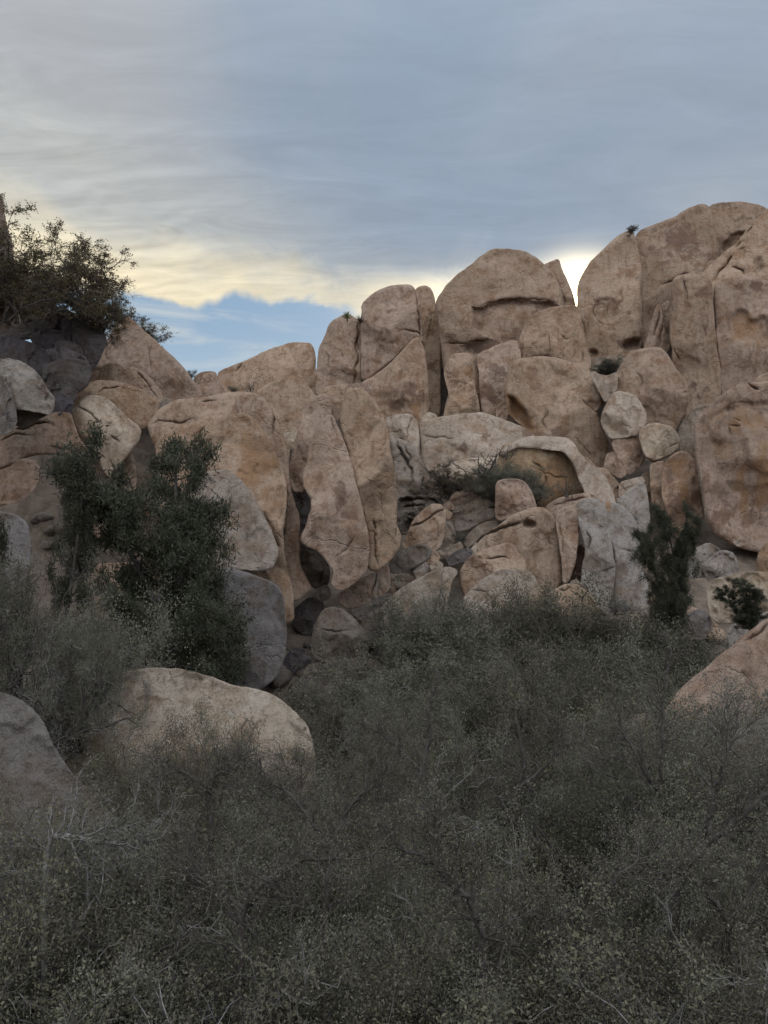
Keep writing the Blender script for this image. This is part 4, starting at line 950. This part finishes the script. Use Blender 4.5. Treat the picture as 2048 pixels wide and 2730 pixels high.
# ------------------------------------------------------------------ plants
class Tubes:
    def __init__(s): s.v = []; s.q = []; s.n = 0
    def add(s, P, R, k):
        P = np.asarray(P); n = len(P)
        T = np.gradient(P, axis=0); T /= np.linalg.norm(T, axis=1, keepdims=True) + 1e-9
        ref = np.array([0.31, 0.17, 0.93]) if abs(T[0, 2]) < 0.8 else np.array([0.93, 0.2, 0.1])
        A = np.cross(T, ref); A /= np.linalg.norm(A, axis=1, keepdims=True) + 1e-9
        B = np.cross(T, A)
        th = np.arange(k) * 2 * PI / k
        ring = P[:, None] + R[:, None, None] * (A[:, None] * np.cos(th)[None, :, None] + B[:, None] * np.sin(th)[None, :, None])
        s.v.append(ring.reshape(-1, 3))
        i = (np.arange(n - 1)[:, None] * k + np.arange(k)[None]).ravel(); j = (np.arange(n - 1)[:, None] * k + (np.arange(k)[None] + 1) % k).ravel()
        s.q.append(np.stack([i, j, j + k, i + k], 1) + s.n)
        s.n += n * k
    def mesh(s, name): return mesh_from(name, np.vstack(s.v), quads=np.vstack(s.q))


def branch(rs, p, d, ln, r0, r1, n, wander, up=0.0):
    P = [np.array(p)]; d = np.array(d) / np.linalg.norm(d)
    st = ln / n
    for i in range(n):
        d = d + rs.normal(size=3) * wander + np.array([0, 0, up])
        d /= np.linalg.norm(d)
        P.append(P[-1] + d * st)
    return np.array(P), np.linspace(r0, r1, n + 1)


def rot_dir(rs, d, a):
    x = np.cross(d, rs.normal(size=3)); x /= np.linalg.norm(x) + 1e-9
    return d * math.cos(a) + x * math.sin(a)


def leaves_mesh(name, rs, C, size, aspect=0.5, up=0.0, spread=0.0):
    n = len(C)
    C = C + rs.normal(size=(n, 3)) * spread
    a = rs.normal(size=(n, 3)); a[:, 2] += up; a /= np.linalg.norm(a, axis=1, keepdims=True)
    b = np.cross(a, rs.normal(size=(n, 3))); b /= np.linalg.norm(b, axis=1, keepdims=True)
    L_ = size * rs.uniform(0.6, 1.4, n)[:, None]
    w = L_ * aspect * 0.5
    v = np.stack([C, C + a * L_ * .5 + b * w, C + a * L_, C + a * L_ * .45 - b * w], 1).reshape(-1, 3)
    q = np.arange(n * 4).reshape(n, 4)
    return mesh_from(name, v, quads=q, smooth=False)


def shrub_geo(seed, H, spread, stems, n1, n2, n3, leafn, leaf, thick=0.035, wander=0.22, upb=0.03, leafspread=0.03, twig_r=0.0028):
    """multi-stemmed bush about H tall: crooked stems, side branches, twigs, leaves along the twigs"""
    rs = np.random.RandomState(seed)
    tb = Tubes(); tw = Tubes(); LC = []
    for i in range(stems):
        a = rs.uniform(0, 2 * PI); tilt = rs.uniform(0.1, 1.0) * spread
        d = np.array([math.cos(a) * math.sin(tilt), math.sin(a) * math.sin(tilt), math.cos(tilt)])
        ln = H * rs.uniform(0.55, 0.85)
        r = thick * rs.uniform(0.6, 1.2)
        P, R = branch(rs, rs.normal(size=3) * [0.12, 0.12, 0] , d, ln, r, r * 0.35, 10, wander * 0.8, 0.03)
        tb.add(P, R, 5)
        for j in range(n1):
            k = rs.randint(2, 11); d1 = rot_dir(rs, (P[min(k, 10)] - P[k - 1]) / (ln / 10), rs.uniform(0.4, 1.2))
            l1 = H * rs.uniform(0.2, 0.42); r_ = max(R[min(k, 10)] * 0.6, 0.006)
            P1, R1 = branch(rs, P[min(k, 10)], d1, l1, r_, r_ * 0.4, 7, wander, upb)
            tb.add(P1, R1, 4)
            for m in range(n2):
                k1 = rs.randint(1, 8); d2 = rot_dir(rs, (P1[min(k1, 7)] - P1[k1 - 1]) / (l1 / 7), rs.uniform(0.4, 1.3))
                l2 = H * rs.uniform(0.08, 0.2)
                P2, R2 = branch(rs, P1[min(k1, 7)], d2, l2, twig_r * 1.8, twig_r, 4, wander * 1.2, upb)
                tw.add(P2, R2, 3)
                for t_ in range(n3):
                    k2 = rs.randint(1, 5); d3 = rot_dir(rs, (P2[min(k2, 4)] - P2[k2 - 1]) / (l2 / 4), rs.uniform(0.4, 1.3))
                    P3, R3 = branch(rs, P2[min(k2, 4)], d3, H * rs.uniform(0.03, 0.09), twig_r, twig_r * 0.6, 2, wander, upb)
                    tw.add(P3, R3, 3)
                    LC.append(P3[1]); LC.append(P3[2])
                LC.extend(P2[1:])
    LC = np.array(LC)
    br = tb.mesh('branches'); twm = tw.mesh('twigs')
    # keep every crown inside H
    # leaves sit in clumps, with bare wood between
    cl = fbm(LC / (H * .17) + seed, 2)
    top = LC[:, 2] / H
    keep = LC[(cl + .28 * (top - .45) + rs.normal(size=len(LC)) * .03) > .03]
    if len(keep) < 50: keep = LC
    C = keep[rs.randint(0, len(keep), max(leafn, 1))]
    lf = leaves_mesh('foliage', rs, C, leaf, 0.5, 0.4, leafspread) if leafn else None
    zmax = LC[:, 2].max()
    return [br, lf, twm], None, zmax


def plant(name, geo, pos, scale, rot, mats, label, cat, group=None, parts=('branches', 'foliage', 'twigs')):
    r = bpy.data.objects.new(name, None); COL.objects.link(r)
    r.empty_display_size = 0.3
    r.location = pos; r.rotation_euler = (0, 0, rot); r.scale = scale
    tag(r, label, cat, group)
    for me, nm in zip(geo[0], parts):
        if me is None: continue
        q_ = link(nm, me, None, r)
        if nm in ('foliage', 'twigs', 'crown'): q_['kind'] = 'stuff'
    return r


def setm(geo, mb, ml, mt=None):
    ms = geo[0] if isinstance(geo[0], list) else [geo[0], geo[1]]
    for me, m_ in zip(ms, (mb, ml, mt or M_TWIGM)):
        if me is not None: me.materials.append(m_)
    return (ms, None, geo[2])


# leafy scrub (five variants), twiggy scrub, dead twigs
LEAFY = [setm(shrub_geo(11 + i, 3.0, 0.95, 9, 8, 8, 2, 60000, 0.025, thick=.06, wander=.34, upb=.05, leafspread=.07, twig_r=.0024), M_BARKD, M_LEAFG if i % 2 else M_LEAFO) for i in range(4)]
TWIGGY = [setm(shrub_geo(31 + i, 3.0, 1.05, 9, 8, 8, 2, 36000, 0.022, thick=.055, wander=.38, leafspread=.04, twig_r=.0025), M_BARKG if i == 1 else M_BARKD, M_LEAFG, M_TWIGP) for i in range(3)]
FINE = [setm(shrub_geo(41 + i, 3.0, 0.6, 12, 8, 6, 2, 44000, 0.048, thick=.045, wander=.24, upb=.08, leafspread=.08), M_BARKD, M_LEAFG) for i in range(2)]
FAR = [setm(shrub_geo(81 + i, 3.0, 0.8, 9, 8, 6, 2, 40000, 0.050, thick=.07, wander=.34, upb=.05, leafspread=.10), M_BARKD, M_LEAFG if i else M_LEAFO) for i in range(2)]
DEAD = [setm(shrub_geo(51 + i, 1.0, 1.1, 5, 4, 3, 1, 0, 0.03, thick=.03, wander=.35, twig_r=.005), M_BARKD, None, M_BARKD) for i in range(2)]
BACKLIT = setm(shrub_geo(61, 3.0, 0.8, 7, 10, 8, 4, 26000, 0.055, thick=.06, leafspread=.04, twig_r=.005), M_BARKD, M_LEAFB, M_BARKD)


def needle_tree(seed, H, clumps, R, trunk_r=.14, crown0=.1):
    """old pinyon: crooked trunk forking low, limbs, tufts of needles round the limb ends"""
    rs = np.random.RandomState(seed); tb = Tubes(); tips = []
    trunks = []
    for f in range(3):
        a = rs.uniform(0, 2 * PI); d = np.array([math.cos(a) * .17, math.sin(a) * .17, 1])
        P, Rr = branch(rs, (0, 0, 0), d, H * rs.uniform(.75, .98), trunk_r * (1 if f == 0 else .7), trunk_r * .15, 14, .14, .03)
        tb.add(P, Rr, 7); trunks.append((P, Rr))
    for c in range(clumps):
        P, Rr = trunks[rs.randint(3)]; k = rs.randint(int(14 * crown0) + 1, 15); k = min(k, 14)
        a = rs.uniform(0, 2 * PI); hfrac = P[k, 2] / H
        reach = R * (1.08 - .62 * hfrac) * rs.uniform(.35, 1.05)
        d = np.array([math.cos(a), math.sin(a), rs.uniform(-.15, .55)])
        P1, R1 = branch(rs, P[k], d, reach, max(Rr[k] * .5, .015), .008, 7, .2, .04)
        tb.add(P1, R1, 4)
        for m in range(7):
            k1 = rs.randint(2, 8); k1 = min(k1, 7)
            P2, R2 = branch(rs, P1[k1], rot_dir(rs, d / np.linalg.norm(d), rs.uniform(.3, 1.3)), reach * rs.uniform(.15, .4), .009, .004, 4, .25, .08)
            tb.add(P2, R2, 3)
            tips.extend(P2[1:])
        tips.append(P1[-1])
    tips = np.array(tips)
    keep = tips[rs.rand(len(tips)) < .7]
    C = keep[rs.randint(0, len(keep), len(tips) * 24)]
    cr = leaves_mesh('crown', rs, C, .09, .2, .5, .07)
    return tb.mesh('trunk'), cr, tips[:, 2].max()


PINE = [setm(needle_tree(71, 5.0, 150, 1.55), M_BARKD, M_LEAFD), setm(needle_tree(72, 5.0, 85, 1.35), M_BARKD, M_LEAFD)]


def by_pixel(px, ytop, Yd, zmax, sx=1.0, ybase=None):
    """base point and scale so that a plant of model height zmax stands at distance Yd with its top at row ytop"""
    p = at(px, ytop, Yd)
    zb = at(px, ybase, Yd)[2] if ybase is not None else float(ground_z(p[0], Yd)) - 0.1
    s = (p[2] - zb) / zmax
    return (p[0], Yd, zb), s


_rp = random.Random(5)


def put(name, geos, px, ytop, Yd, label, cat='bush', group=None, w=1.0, ybase=None, parts=('branches', 'foliage', 'twigs'), rot=None):
    g_ = geos[_rp.randrange(len(geos))] if isinstance(geos, list) else geos
    pos, s = by_pixel(px, ytop, Yd, g_[2], ybase=ybase)
    return plant(name, g_, pos, (s * w, s * w, s), _rp.uniform(0, 2 * PI) if rot is None else rot, None, label, cat, group, parts)


TR = ('trunk', 'crown')
# --- pines
put('pine_tree', PINE[0], 520, 1135, 27, 'large dark gnarled pine in front of the left mass of boulders', 'pine tree', w=.8, parts=TR, rot=.6)
put('pine_tree', PINE[1], 150, 1235, 25, 'dark pine nearer the left edge, left of the large gnarled pine', 'pine tree', w=.42, parts=TR, rot=2.0)
put('pine_tree', PINE[0], 1790, 1345, 30, 'slender dark pine right of the blue-grey boulder', 'pine tree', w=.62, parts=TR, rot=2.2, ybase=1720)
put('pine_tree', PINE[0], 2000, 1540, 26, 'small low pine reaching in from the right edge', 'pine tree', w=1.2, parts=TR, rot=1.4, ybase=1690)
put('pine_tree', PINE[0], 380, 1560, 24, 'low spreading dark pine at the foot of the large gnarled pine', 'pine tree', w=.95, parts=TR, rot=3.1)
JUN = LEAFY[1]
put('scrub_tree', LEAFY[1], 60, 1400, 17.6, 'tall grey-green twiggy tree filling the left edge below the pinkish boulder', 'tree', w=.75, ybase=2050, rot=1)
put('scrub_tree', LEAFY[3], 215, 1500, 18, 'grey-green twiggy tree overhanging the left end of the whaleback boulder', 'tree', w=.62, ybase=2000, rot=2)
put('scrub_tree', TWIGGY[0], 130, 1560, 16.8, 'pale-twigged tree in front of the left end of the whaleback boulder', 'tree', w=.8, ybase=2050, rot=2)
# --- backlit trees, upper left
put('oak_tree', BACKLIT, 235, 630, 43.5, 'tall backlit oak with an open glowing crown on the left skyline', 'oak tree', w=1.5, ybase=845, rot=.4)
put('oak_tree', BACKLIT, 120, 700, 42, 'dark backlit oak crowding the tall one from the left', 'oak tree', w=1.3, ybase=850, rot=2.4)
put('oak_tree', BACKLIT, 30, 575, 29, 'backlit oak at the left edge beside the brown pillar', 'oak tree', w=1.3, ybase=860, rot=1.4)
put('oak_tree', BACKLIT, 345, 800, 52, 'small backlit bush behind the tip of the pyramid boulder', 'bush', w=1.4, ybase=930, rot=5)
put('oak_tree', BACKLIT, 270, 770, 44, 'low backlit bush between the tall oak and the pyramid boulder', 'bush', w=1.3, ybase=900, rot=3)
put('oak_tree', BACKLIT, 40, 740, 40, 'dark shaded bush below the brown pillar at the left edge', 'bush', w=1.6, ybase=860, rot=3.7)
# --- plants on the rocks
put('oak_shrub', BACKLIT, 1185, 1225, 44, 'small dark oak rooted between the tower curtain and the pale slab', 'bush', w=1.5, ybase=1330)
put('shrub', FINE[0], 1360, 1222, 45.5, 'big dull green bush growing under the overhanging boulder', 'bush', w=1.5, ybase=1345)
put('shrub', FINE[1], 1330, 1235, 45, 'dull green bush left of the perched squarish boulder', 'bush', w=1.5, ybase=1330)
put('shrub', FINE[0], 1425, 1268, 44.5, 'round dull green bush under the ochre hollow, behind the perched squarish boulder', 'bush', w=1.3, ybase=1345)
put('shrub', FINE[1], 1320, 1240, 44.8, 'low dull green bush at the left side of the ochre hollow', 'bush', w=1.5, ybase=1340)
put('dead_shrub', DEAD[0], 1295, 1185, 45.5, 'leafless shrub with black forking twigs on the pale shelf', 'dead shrub', ybase=1290, w=1.0)
put('dead_shrub', DEAD[1], 1350, 1178, 46, 'small bare snag at the left tip of the overhanging boulder', 'dead shrub', ybase=1225)
put('dead_tree', DEAD[1], 1515, 1250, 42.5, 'twisted dead tree standing before the ochre hollow', 'dead tree', ybase=1325, w=.8)
put('dead_shrub', DEAD[0], 670, 1010, 60, 'bare black shrub on the saddle under the long skyline boulder', 'dead shrub', ybase=1045)
put('shrub', LEAFY[0], 620, 1025, 60, 'tiny dark bush on the saddle left of the bare black shrub', 'bush', ybase=1045, w=1.5)
put('shrub', LEAFY[1], 575, 1040, 59, 'tiniest dark bush at the left end of the saddle', 'bush', ybase=1050, w=1.5)
put('shrub', FINE[1], 1620, 955, 56, 'dark bush in the hollow under the egg-shaped boulder', 'bush', ybase=1010, w=2.2)
put('shrub', BACKLIT, 1682, 597, 62, 'tiny glowing bush on top of the egg-shaped boulder', 'bush', ybase=624, w=1.3)
put('shrub', LEAFY[3], 1228, 1410, 42.5, 'little green bush in the rubble between the finger-like slabs', 'bush', ybase=1450, w=1.1)
put('shrub', LEAFY[1], 505, 985, 52, 'thin pale bush on the right slope of the pyramid boulder', 'bush', ybase=1012, w=1.5)
put('shrub', TWIGGY[0], 1640, 1560, 30, 'bare grey bush left of the slender dark pine', 'bush', ybase=1640)


def yucca(name, px, py, Yd, size, label, n=60, seed=1, mat=None):
    rs = np.random.RandomState(seed); v = []; q = []
    for i in range(n):
        a = rs.uniform(0, 2 * PI); el = rs.uniform(0.15, 1.5); d = np.array([math.cos(a) * math.cos(el), math.sin(a) * math.cos(el), math.sin(el)])
        sd_ = np.cross(d, [0, 0, 1]); sd_ /= np.linalg.norm(sd_) + 1e-6
        L_ = size * rs.uniform(.7, 1.1); w = size * .035
        m_ = d * L_ * .55; e_ = d * L_ + np.array([0, 0, -.08 * L_])
        k = len(v); v += [sd_ * w * .6, -sd_ * w * .6, m_ + sd_ * w, m_ - sd_ * w, e_]
        q.append((k, k + 2, k + 3)); q.append((k, k + 3, k + 1)); q.append((k + 2, k + 4, k + 3))
    me = mesh_from('blades', np.array(v), tris=q, smooth=False)
    r = bpy.data.objects.new(name, None); COL.objects.link(r); r.location = at(px, py, Yd)
    tag(r, label, 'yucca')
    link('blades', me, mat or M_YUC, r)
    st = Tubes(); st.add(np.array([[0, 0, -.3 * size], [0, 0, -.1 * size], [0, 0, .1 * size]]), np.array([.07, .08, .05]) * size, 7)
    link('stem', st.mesh('stem'), M_BARKD, r)
    return r


yucca('yucca', 985, 1858, 29, .75, 'spiky green yucca below the cave, in front of the grey boulder pair', 110, 3)
yucca('yucca', 926, 850, 59.6, .75, 'tuft of spiky yucca at the notch on top of the skyline slabs', 60, 4)
yucca('yucca', 960, 862, 58.5, .75, 'dry dark yucca skirt hanging in the top of the crack, right of the spiky tuft', 60, 5, M_BARKD)

# --- the thicket
G1 = 'scrub bushes of the thicket filling the valley'


LAND = ((130, 'at the left edge'), (300, 'under the darker left pine'), (520, 'under the large gnarled pine'), (700, 'below the speckled grey boulder'), (860, 'below the cave mouth'),
        (1060, 'below the twin tower'), (1230, 'below the cracked brown boulder'), (1400, 'below the perched squarish boulder'), (1560, 'below the dark cleft'),
        (1720, 'below the blue-grey boulder'), (1880, 'below the slender pine'), (9999, 'at the right edge'))


def row(Yd, xs, yf, kinds, w, lab, cat='bush', jit=25):
    for x in xs:
        x = x + _rp.uniform(-jit, jit)
        y = yf(x) if callable(yf) else yf
        k = kinds[_rp.randrange(len(kinds))]
        put('shrub', k, x, y + _rp.uniform(-45, 55), Yd + _rp.uniform(-.8, .8), lab + ', ' + next(t for m_, t in LAND if x < m_), cat, G1, w=w * _rp.uniform(.72, 1.0))


LT = [LEAFY[0], LEAFY[1], LEAFY[2], LEAFY[3], TWIGGY[0], TWIGGY[2]]
LF = [FAR[0], FAR[1], FINE[0], FINE[1]]
TW = [TWIGGY[0], TWIGGY[1], TWIGGY[2], LEAFY[0]]
row(35, [1070, 1140, 1210], 1530, [TWIGGY[0], TWIGGY[2], FINE[0]], 1.0, 'dark bare-twigged bush against the pale rock slope')
row(34.5, [560, 640, 700], 1790, [TWIGGY[0], LEAFY[1]], 1.3, 'grey bush behind the whaleback boulder')
row(31, [300, 420], 1690, [TWIGGY[0], LEAFY[1]], 1.0, 'grey twiggy bush behind the whaleback boulder')
row(32, range(1130, 1860, 75), lambda x: 1575 - 30 * math.sin((x - 1200) / 120), LF, 1.0, 'pale feathery bush at the far edge of the thicket')
row(28, range(1000, 1850, 100), lambda x: 1745 - (x - 900) * .12, LF, 1.1, 'feathery bush in the far part of the thicket')
row(24, range(800, 1900, 110), lambda x: 1835 - (x - 800) * .10, [FAR[0], FAR[1], FINE[0], TWIGGY[2]], 1.0, 'grey-green bush halfway up the thicket')
row(21, range(60, 330, 110), 1560, [LEAFY[1], LEAFY[3]], 1.0, 'grey-green leafy bush above the grey slab')
row(19, range(870, 1800, 130), lambda x: 1940 - (x - 800) * .06, [FAR[0], FAR[1], LEAFY[2], TWIGGY[0]], 1.1, 'olive bush level with the whaleback boulder')
row(16.3, range(290, 900, 80), lambda x: 1860 + max(0, x - 480) * .30, [LEAFY[0], LEAFY[2], TWIGGY[0]], 1.0, 'low olive bush against the whaleback boulder')
row(16, range(1740, 2180, 75), lambda x: 1880 - (x - 1740) * .22, [TWIGGY[0], TWIGGY[2], FINE[1]], 1.0, 'thin twiggy bush before the smooth pale slope')
row(14.5, range(300, 2150, 150), 2060, LT, 1.1, 'tangled grey-green bush in the near middle of the thicket')
row(13.5, range(1500, 2200, 110), lambda x: 1975 - (x - 1500) * .16, LT, 1.0, 'leafy bush among the gnarled limbs')
row(11.5, range(250, 2200, 180), 2170, LT, 1.1, 'tangled leafy bush in the near part of the thicket')
row(9.5, range(-80, 420, 120), 2060, [TWIGGY[0], TWIGGY[2], LEAFY[0]], 1.0, 'thin grey twiggy bush over the grey slab')
row(8.6, range(300, 2250, 240), 2360, LT + [TWIGGY[1], TWIGGY[2], TWIGGY[0]], 1.1, 'large tangled bush in the foreground')
row(7.0, range(-60, 2200, 300), 2490, [LEAFY[0], TWIGGY[0], TWIGGY[1], TWIGGY[2]], 1.2, 'nearest scrub bush on the bottom edge', jit=50)


# gnarled limbs that show through the scrub
def limbs(name, Yd, paths, label, mat):
    r = bpy.data.objects.new(name, None); COL.objects.link(r)
    rs = np.random.RandomState(int(Yd * 10))
    o3 = at(paths[0][0][0][0], paths[0][0][0][1], Yd); r.location = o3
    tb = Tubes(); tw = Tubes(); LC = []
    for pi_, (pp, r0, r1) in enumerate(paths):
        if pi_ == 0:
            x0_, y0_, z0_ = pp[0]
            gz_ = float(ground_z(at(x0_, y0_, Yd)[0], Yd)); dz_ = at(x0_, y0_, Yd)[2] - gz_
            if dz_ > 0: pp = [(x0_ - 15, y0_ + dz_ / Yd * FPX + 60, 0)] + list(pp)
        P = np.array([at(x, y, Yd + dz) for x, y, dz in pp]) - o3
        tpar = np.linspace(0, len(P) - 1, len(P) * 4); Q = np.stack([np.interp(tpar, np.arange(len(P)), P[:, i]) for i in range(3)], 1)
        Q[1:-1] = (Q[:-2] + Q[1:-1] * 2 + Q[2:]) / 4
        Q = Q + rs.normal(size=Q.shape) * r0 * .25
        Rr = np.linspace(r0, r1, len(Q)); tb.add(Q, Rr, 6)
        for j in range(len(Q) * 2):
            k = rs.randint(3, len(Q)); d = rot_dir(rs, (Q[k] - Q[k - 1]) / (np.linalg.norm(Q[k] - Q[k - 1]) + 1e-9), rs.uniform(.5, 1.2))
            P1, R1 = branch(rs, Q[k], d, rs.uniform(.3, .8), max(Rr[k] * .35, .006), .004, 6, .28, .06); tw.add(P1, R1, 4)
            for m in range(6):
                P2, R2 = branch(rs, P1[rs.randint(2, 7)], rot_dir(rs, d, rs.uniform(.4, 1.2)), rs.uniform(.12, .35), .004, .0025, 4, .3, .05); tw.add(P2, R2, 3); LC.extend(P2[1:])
    tag(r, label, 'shrub')
    link('trunk', tb.mesh('trunk'), mat, r)
    link('twigs', tw.mesh('twigs'), mat, r)['kind'] = 'stuff'
    LC = np.array(LC); lf = leaves_mesh('foliage', rs, LC[rs.randint(0, len(LC), 5000)], .026, .5, .4, .03)
    link('foliage', lf, M_LEAFG, r)['kind'] = 'stuff'
    return r


limbs('gnarled_shrub', 12.5, [([(1790, 2330, 0), (1790, 2230, .1), (1760, 2110, 0), (1770, 1980, -.1), (1765, 1860, 0), (1790, 1740, .1)], .06, .012),
                            ([(1785, 2150, 0), (1720, 2060, -.2), (1680, 1980, -.1), (1640, 1930, 0)], .045, .012),
                            ([(1690, 2060, -.2), (1650, 2020, 0), (1560, 2010, .1)], .025, .008)],
      'gnarled dark-limbed shrub rising in front of the pale slope, its trunk forking', M_BARKD)
limbs('gnarled_shrub', 9.5, [([(1800, 2350, 0), (1880, 2250, 0), (1960, 2190, -.1), (2080, 2080, -.2)], .07, .03),
                           ([(1890, 2240, 0), (1900, 2130, .1), (1930, 2030, .2), (1960, 1960, .2)], .045, .012)],
      'gnarled shrub with a thick dark limb reaching up to the right edge', M_BARKD)
limbs('gnarled_shrub', 8.4, [([(1290, 2560, 0), (1285, 2470, 0), (1260, 2400, 0), (1200, 2350, .1), (1130, 2280, .2), (1060, 2260, .3)], .05, .018),
                           ([(1180, 2335, .1), (1170, 2250, .1), (1160, 2180, .2)], .025, .008)],
      'weathered dark trunk bending left in the tangled scrub in the foreground', M_BARKD)
limbs('gnarled_shrub', 8.8, [([(1550, 2660, 0), (1570, 2540, 0), (1590, 2440, .1), (1640, 2340, 0), (1700, 2290, 0)], .045, .014),
                           ([(1470, 2620, 0), (1465, 2500, 0), (1440, 2440, 0), (1390, 2440, .1)], .03, .012)],
      'slender grey stems forking upward near the bottom right', M_BARKD)
limbs('gnarled_shrub', 10.5, [([(560, 2230, 0), (565, 2150, 0), (550, 2090, 0), (600, 2050, 0), (650, 2020, 0)], .045, .012),
                            ([(552, 2100, 0), (480, 2050, .1), (420, 2070, .1)], .02, .008)],
      'crooked grey shrub trunk in front of the whaleback boulder', M_BARKD)
limbs('gnarled_shrub', 8.5, [([(120, 2230, 0), (200, 2230, 0), (290, 2250, 0), (360, 2250, .1), (430, 2235, .1)], .04, .012)],
      'pale twisted branch reaching sideways across the lower left scrub', M_TWIGP)


limbs('gnarled_shrub', 15.5, [([(1130, 2150, 0), (1120, 2060, 0), (1150, 1960, .1), (1140, 1880, .1), (1175, 1800, .2)], .07, .015),
                            ([(1125, 2060, 0), (1060, 1990, 0), (1010, 1950, .1), (960, 1930, .1)], .04, .01)],
      'dark-limbed shrub in the middle of the thicket below the cracked brown boulder', M_BARKD)
limbs('gnarled_shrub', 13.5, [([(1380, 2200, 0), (1375, 2120, 0), (1400, 2020, .1), (1380, 1940, .1), (1370, 1870, .2)], .055, .012),
                            ([(1385, 2100, 0), (1460, 2040, 0), (1500, 1960, .1)], .035, .01)],
      'dark upright shrub in the thicket below the perched squarish boulder', M_BARKD)
limbs('gnarled_shrub', 10.2, [([(870, 2330, 0), (890, 2230, 0), (930, 2150, .1), (1000, 2090, .1), (1060, 2010, .1)], .05, .012),
                            ([(885, 2250, 0), (820, 2180, 0), (770, 2110, .1), (700, 2080, .1)], .035, .01)],
      'dark forked shrub in front of the right end of the whaleback boulder', M_BARKD)
limbs('gnarled_shrub', 8.2, [([(640, 2520, 0), (650, 2420, 0), (700, 2350, 0), (780, 2300, 0), (900, 2290, .1)], .045, .012),
                           ([(655, 2430, 0), (590, 2370, 0), (520, 2330, .1)], .03, .01)],
      'dark low-forking shrub trunk in the foreground left of centre', M_BARKD)
limbs('gnarled_shrub', 9.0, [([(1960, 2560, 0), (1930, 2440, 0), (1870, 2360, 0), (1800, 2320, 0), (1730, 2330, .1)], .045, .012),
                           ([(1945, 2480, 0), (2000, 2380, 0), (2040, 2290, .1)], .03, .01)],
      'dark-stemmed shrub near the lower right corner', M_BARKD)


# dry litter and low growth that fills the floor of the thicket: nobody could count it
def undergrowth():
    rs = np.random.RandomState(9)
    n = 26000
    yy = rs.uniform(3.5, 34, n); xx = rs.uniform(-1, 1, n) * (yy * .58 + 2)
    zz = ground_z(xx, yy)
    C = np.stack([xx, yy, zz + rs.uniform(0, .5, n) ** 1.5], 1)
    me = leaves_mesh('undergrowth', rs, C, .16, .10, 1.2, .0)
    me.materials.append(M_TWIGM)
    o = link('undergrowth', me); tag(o, 'dry twigs and grass covering the floor of the thicket', 'undergrowth', kind='stuff')


undergrowth()
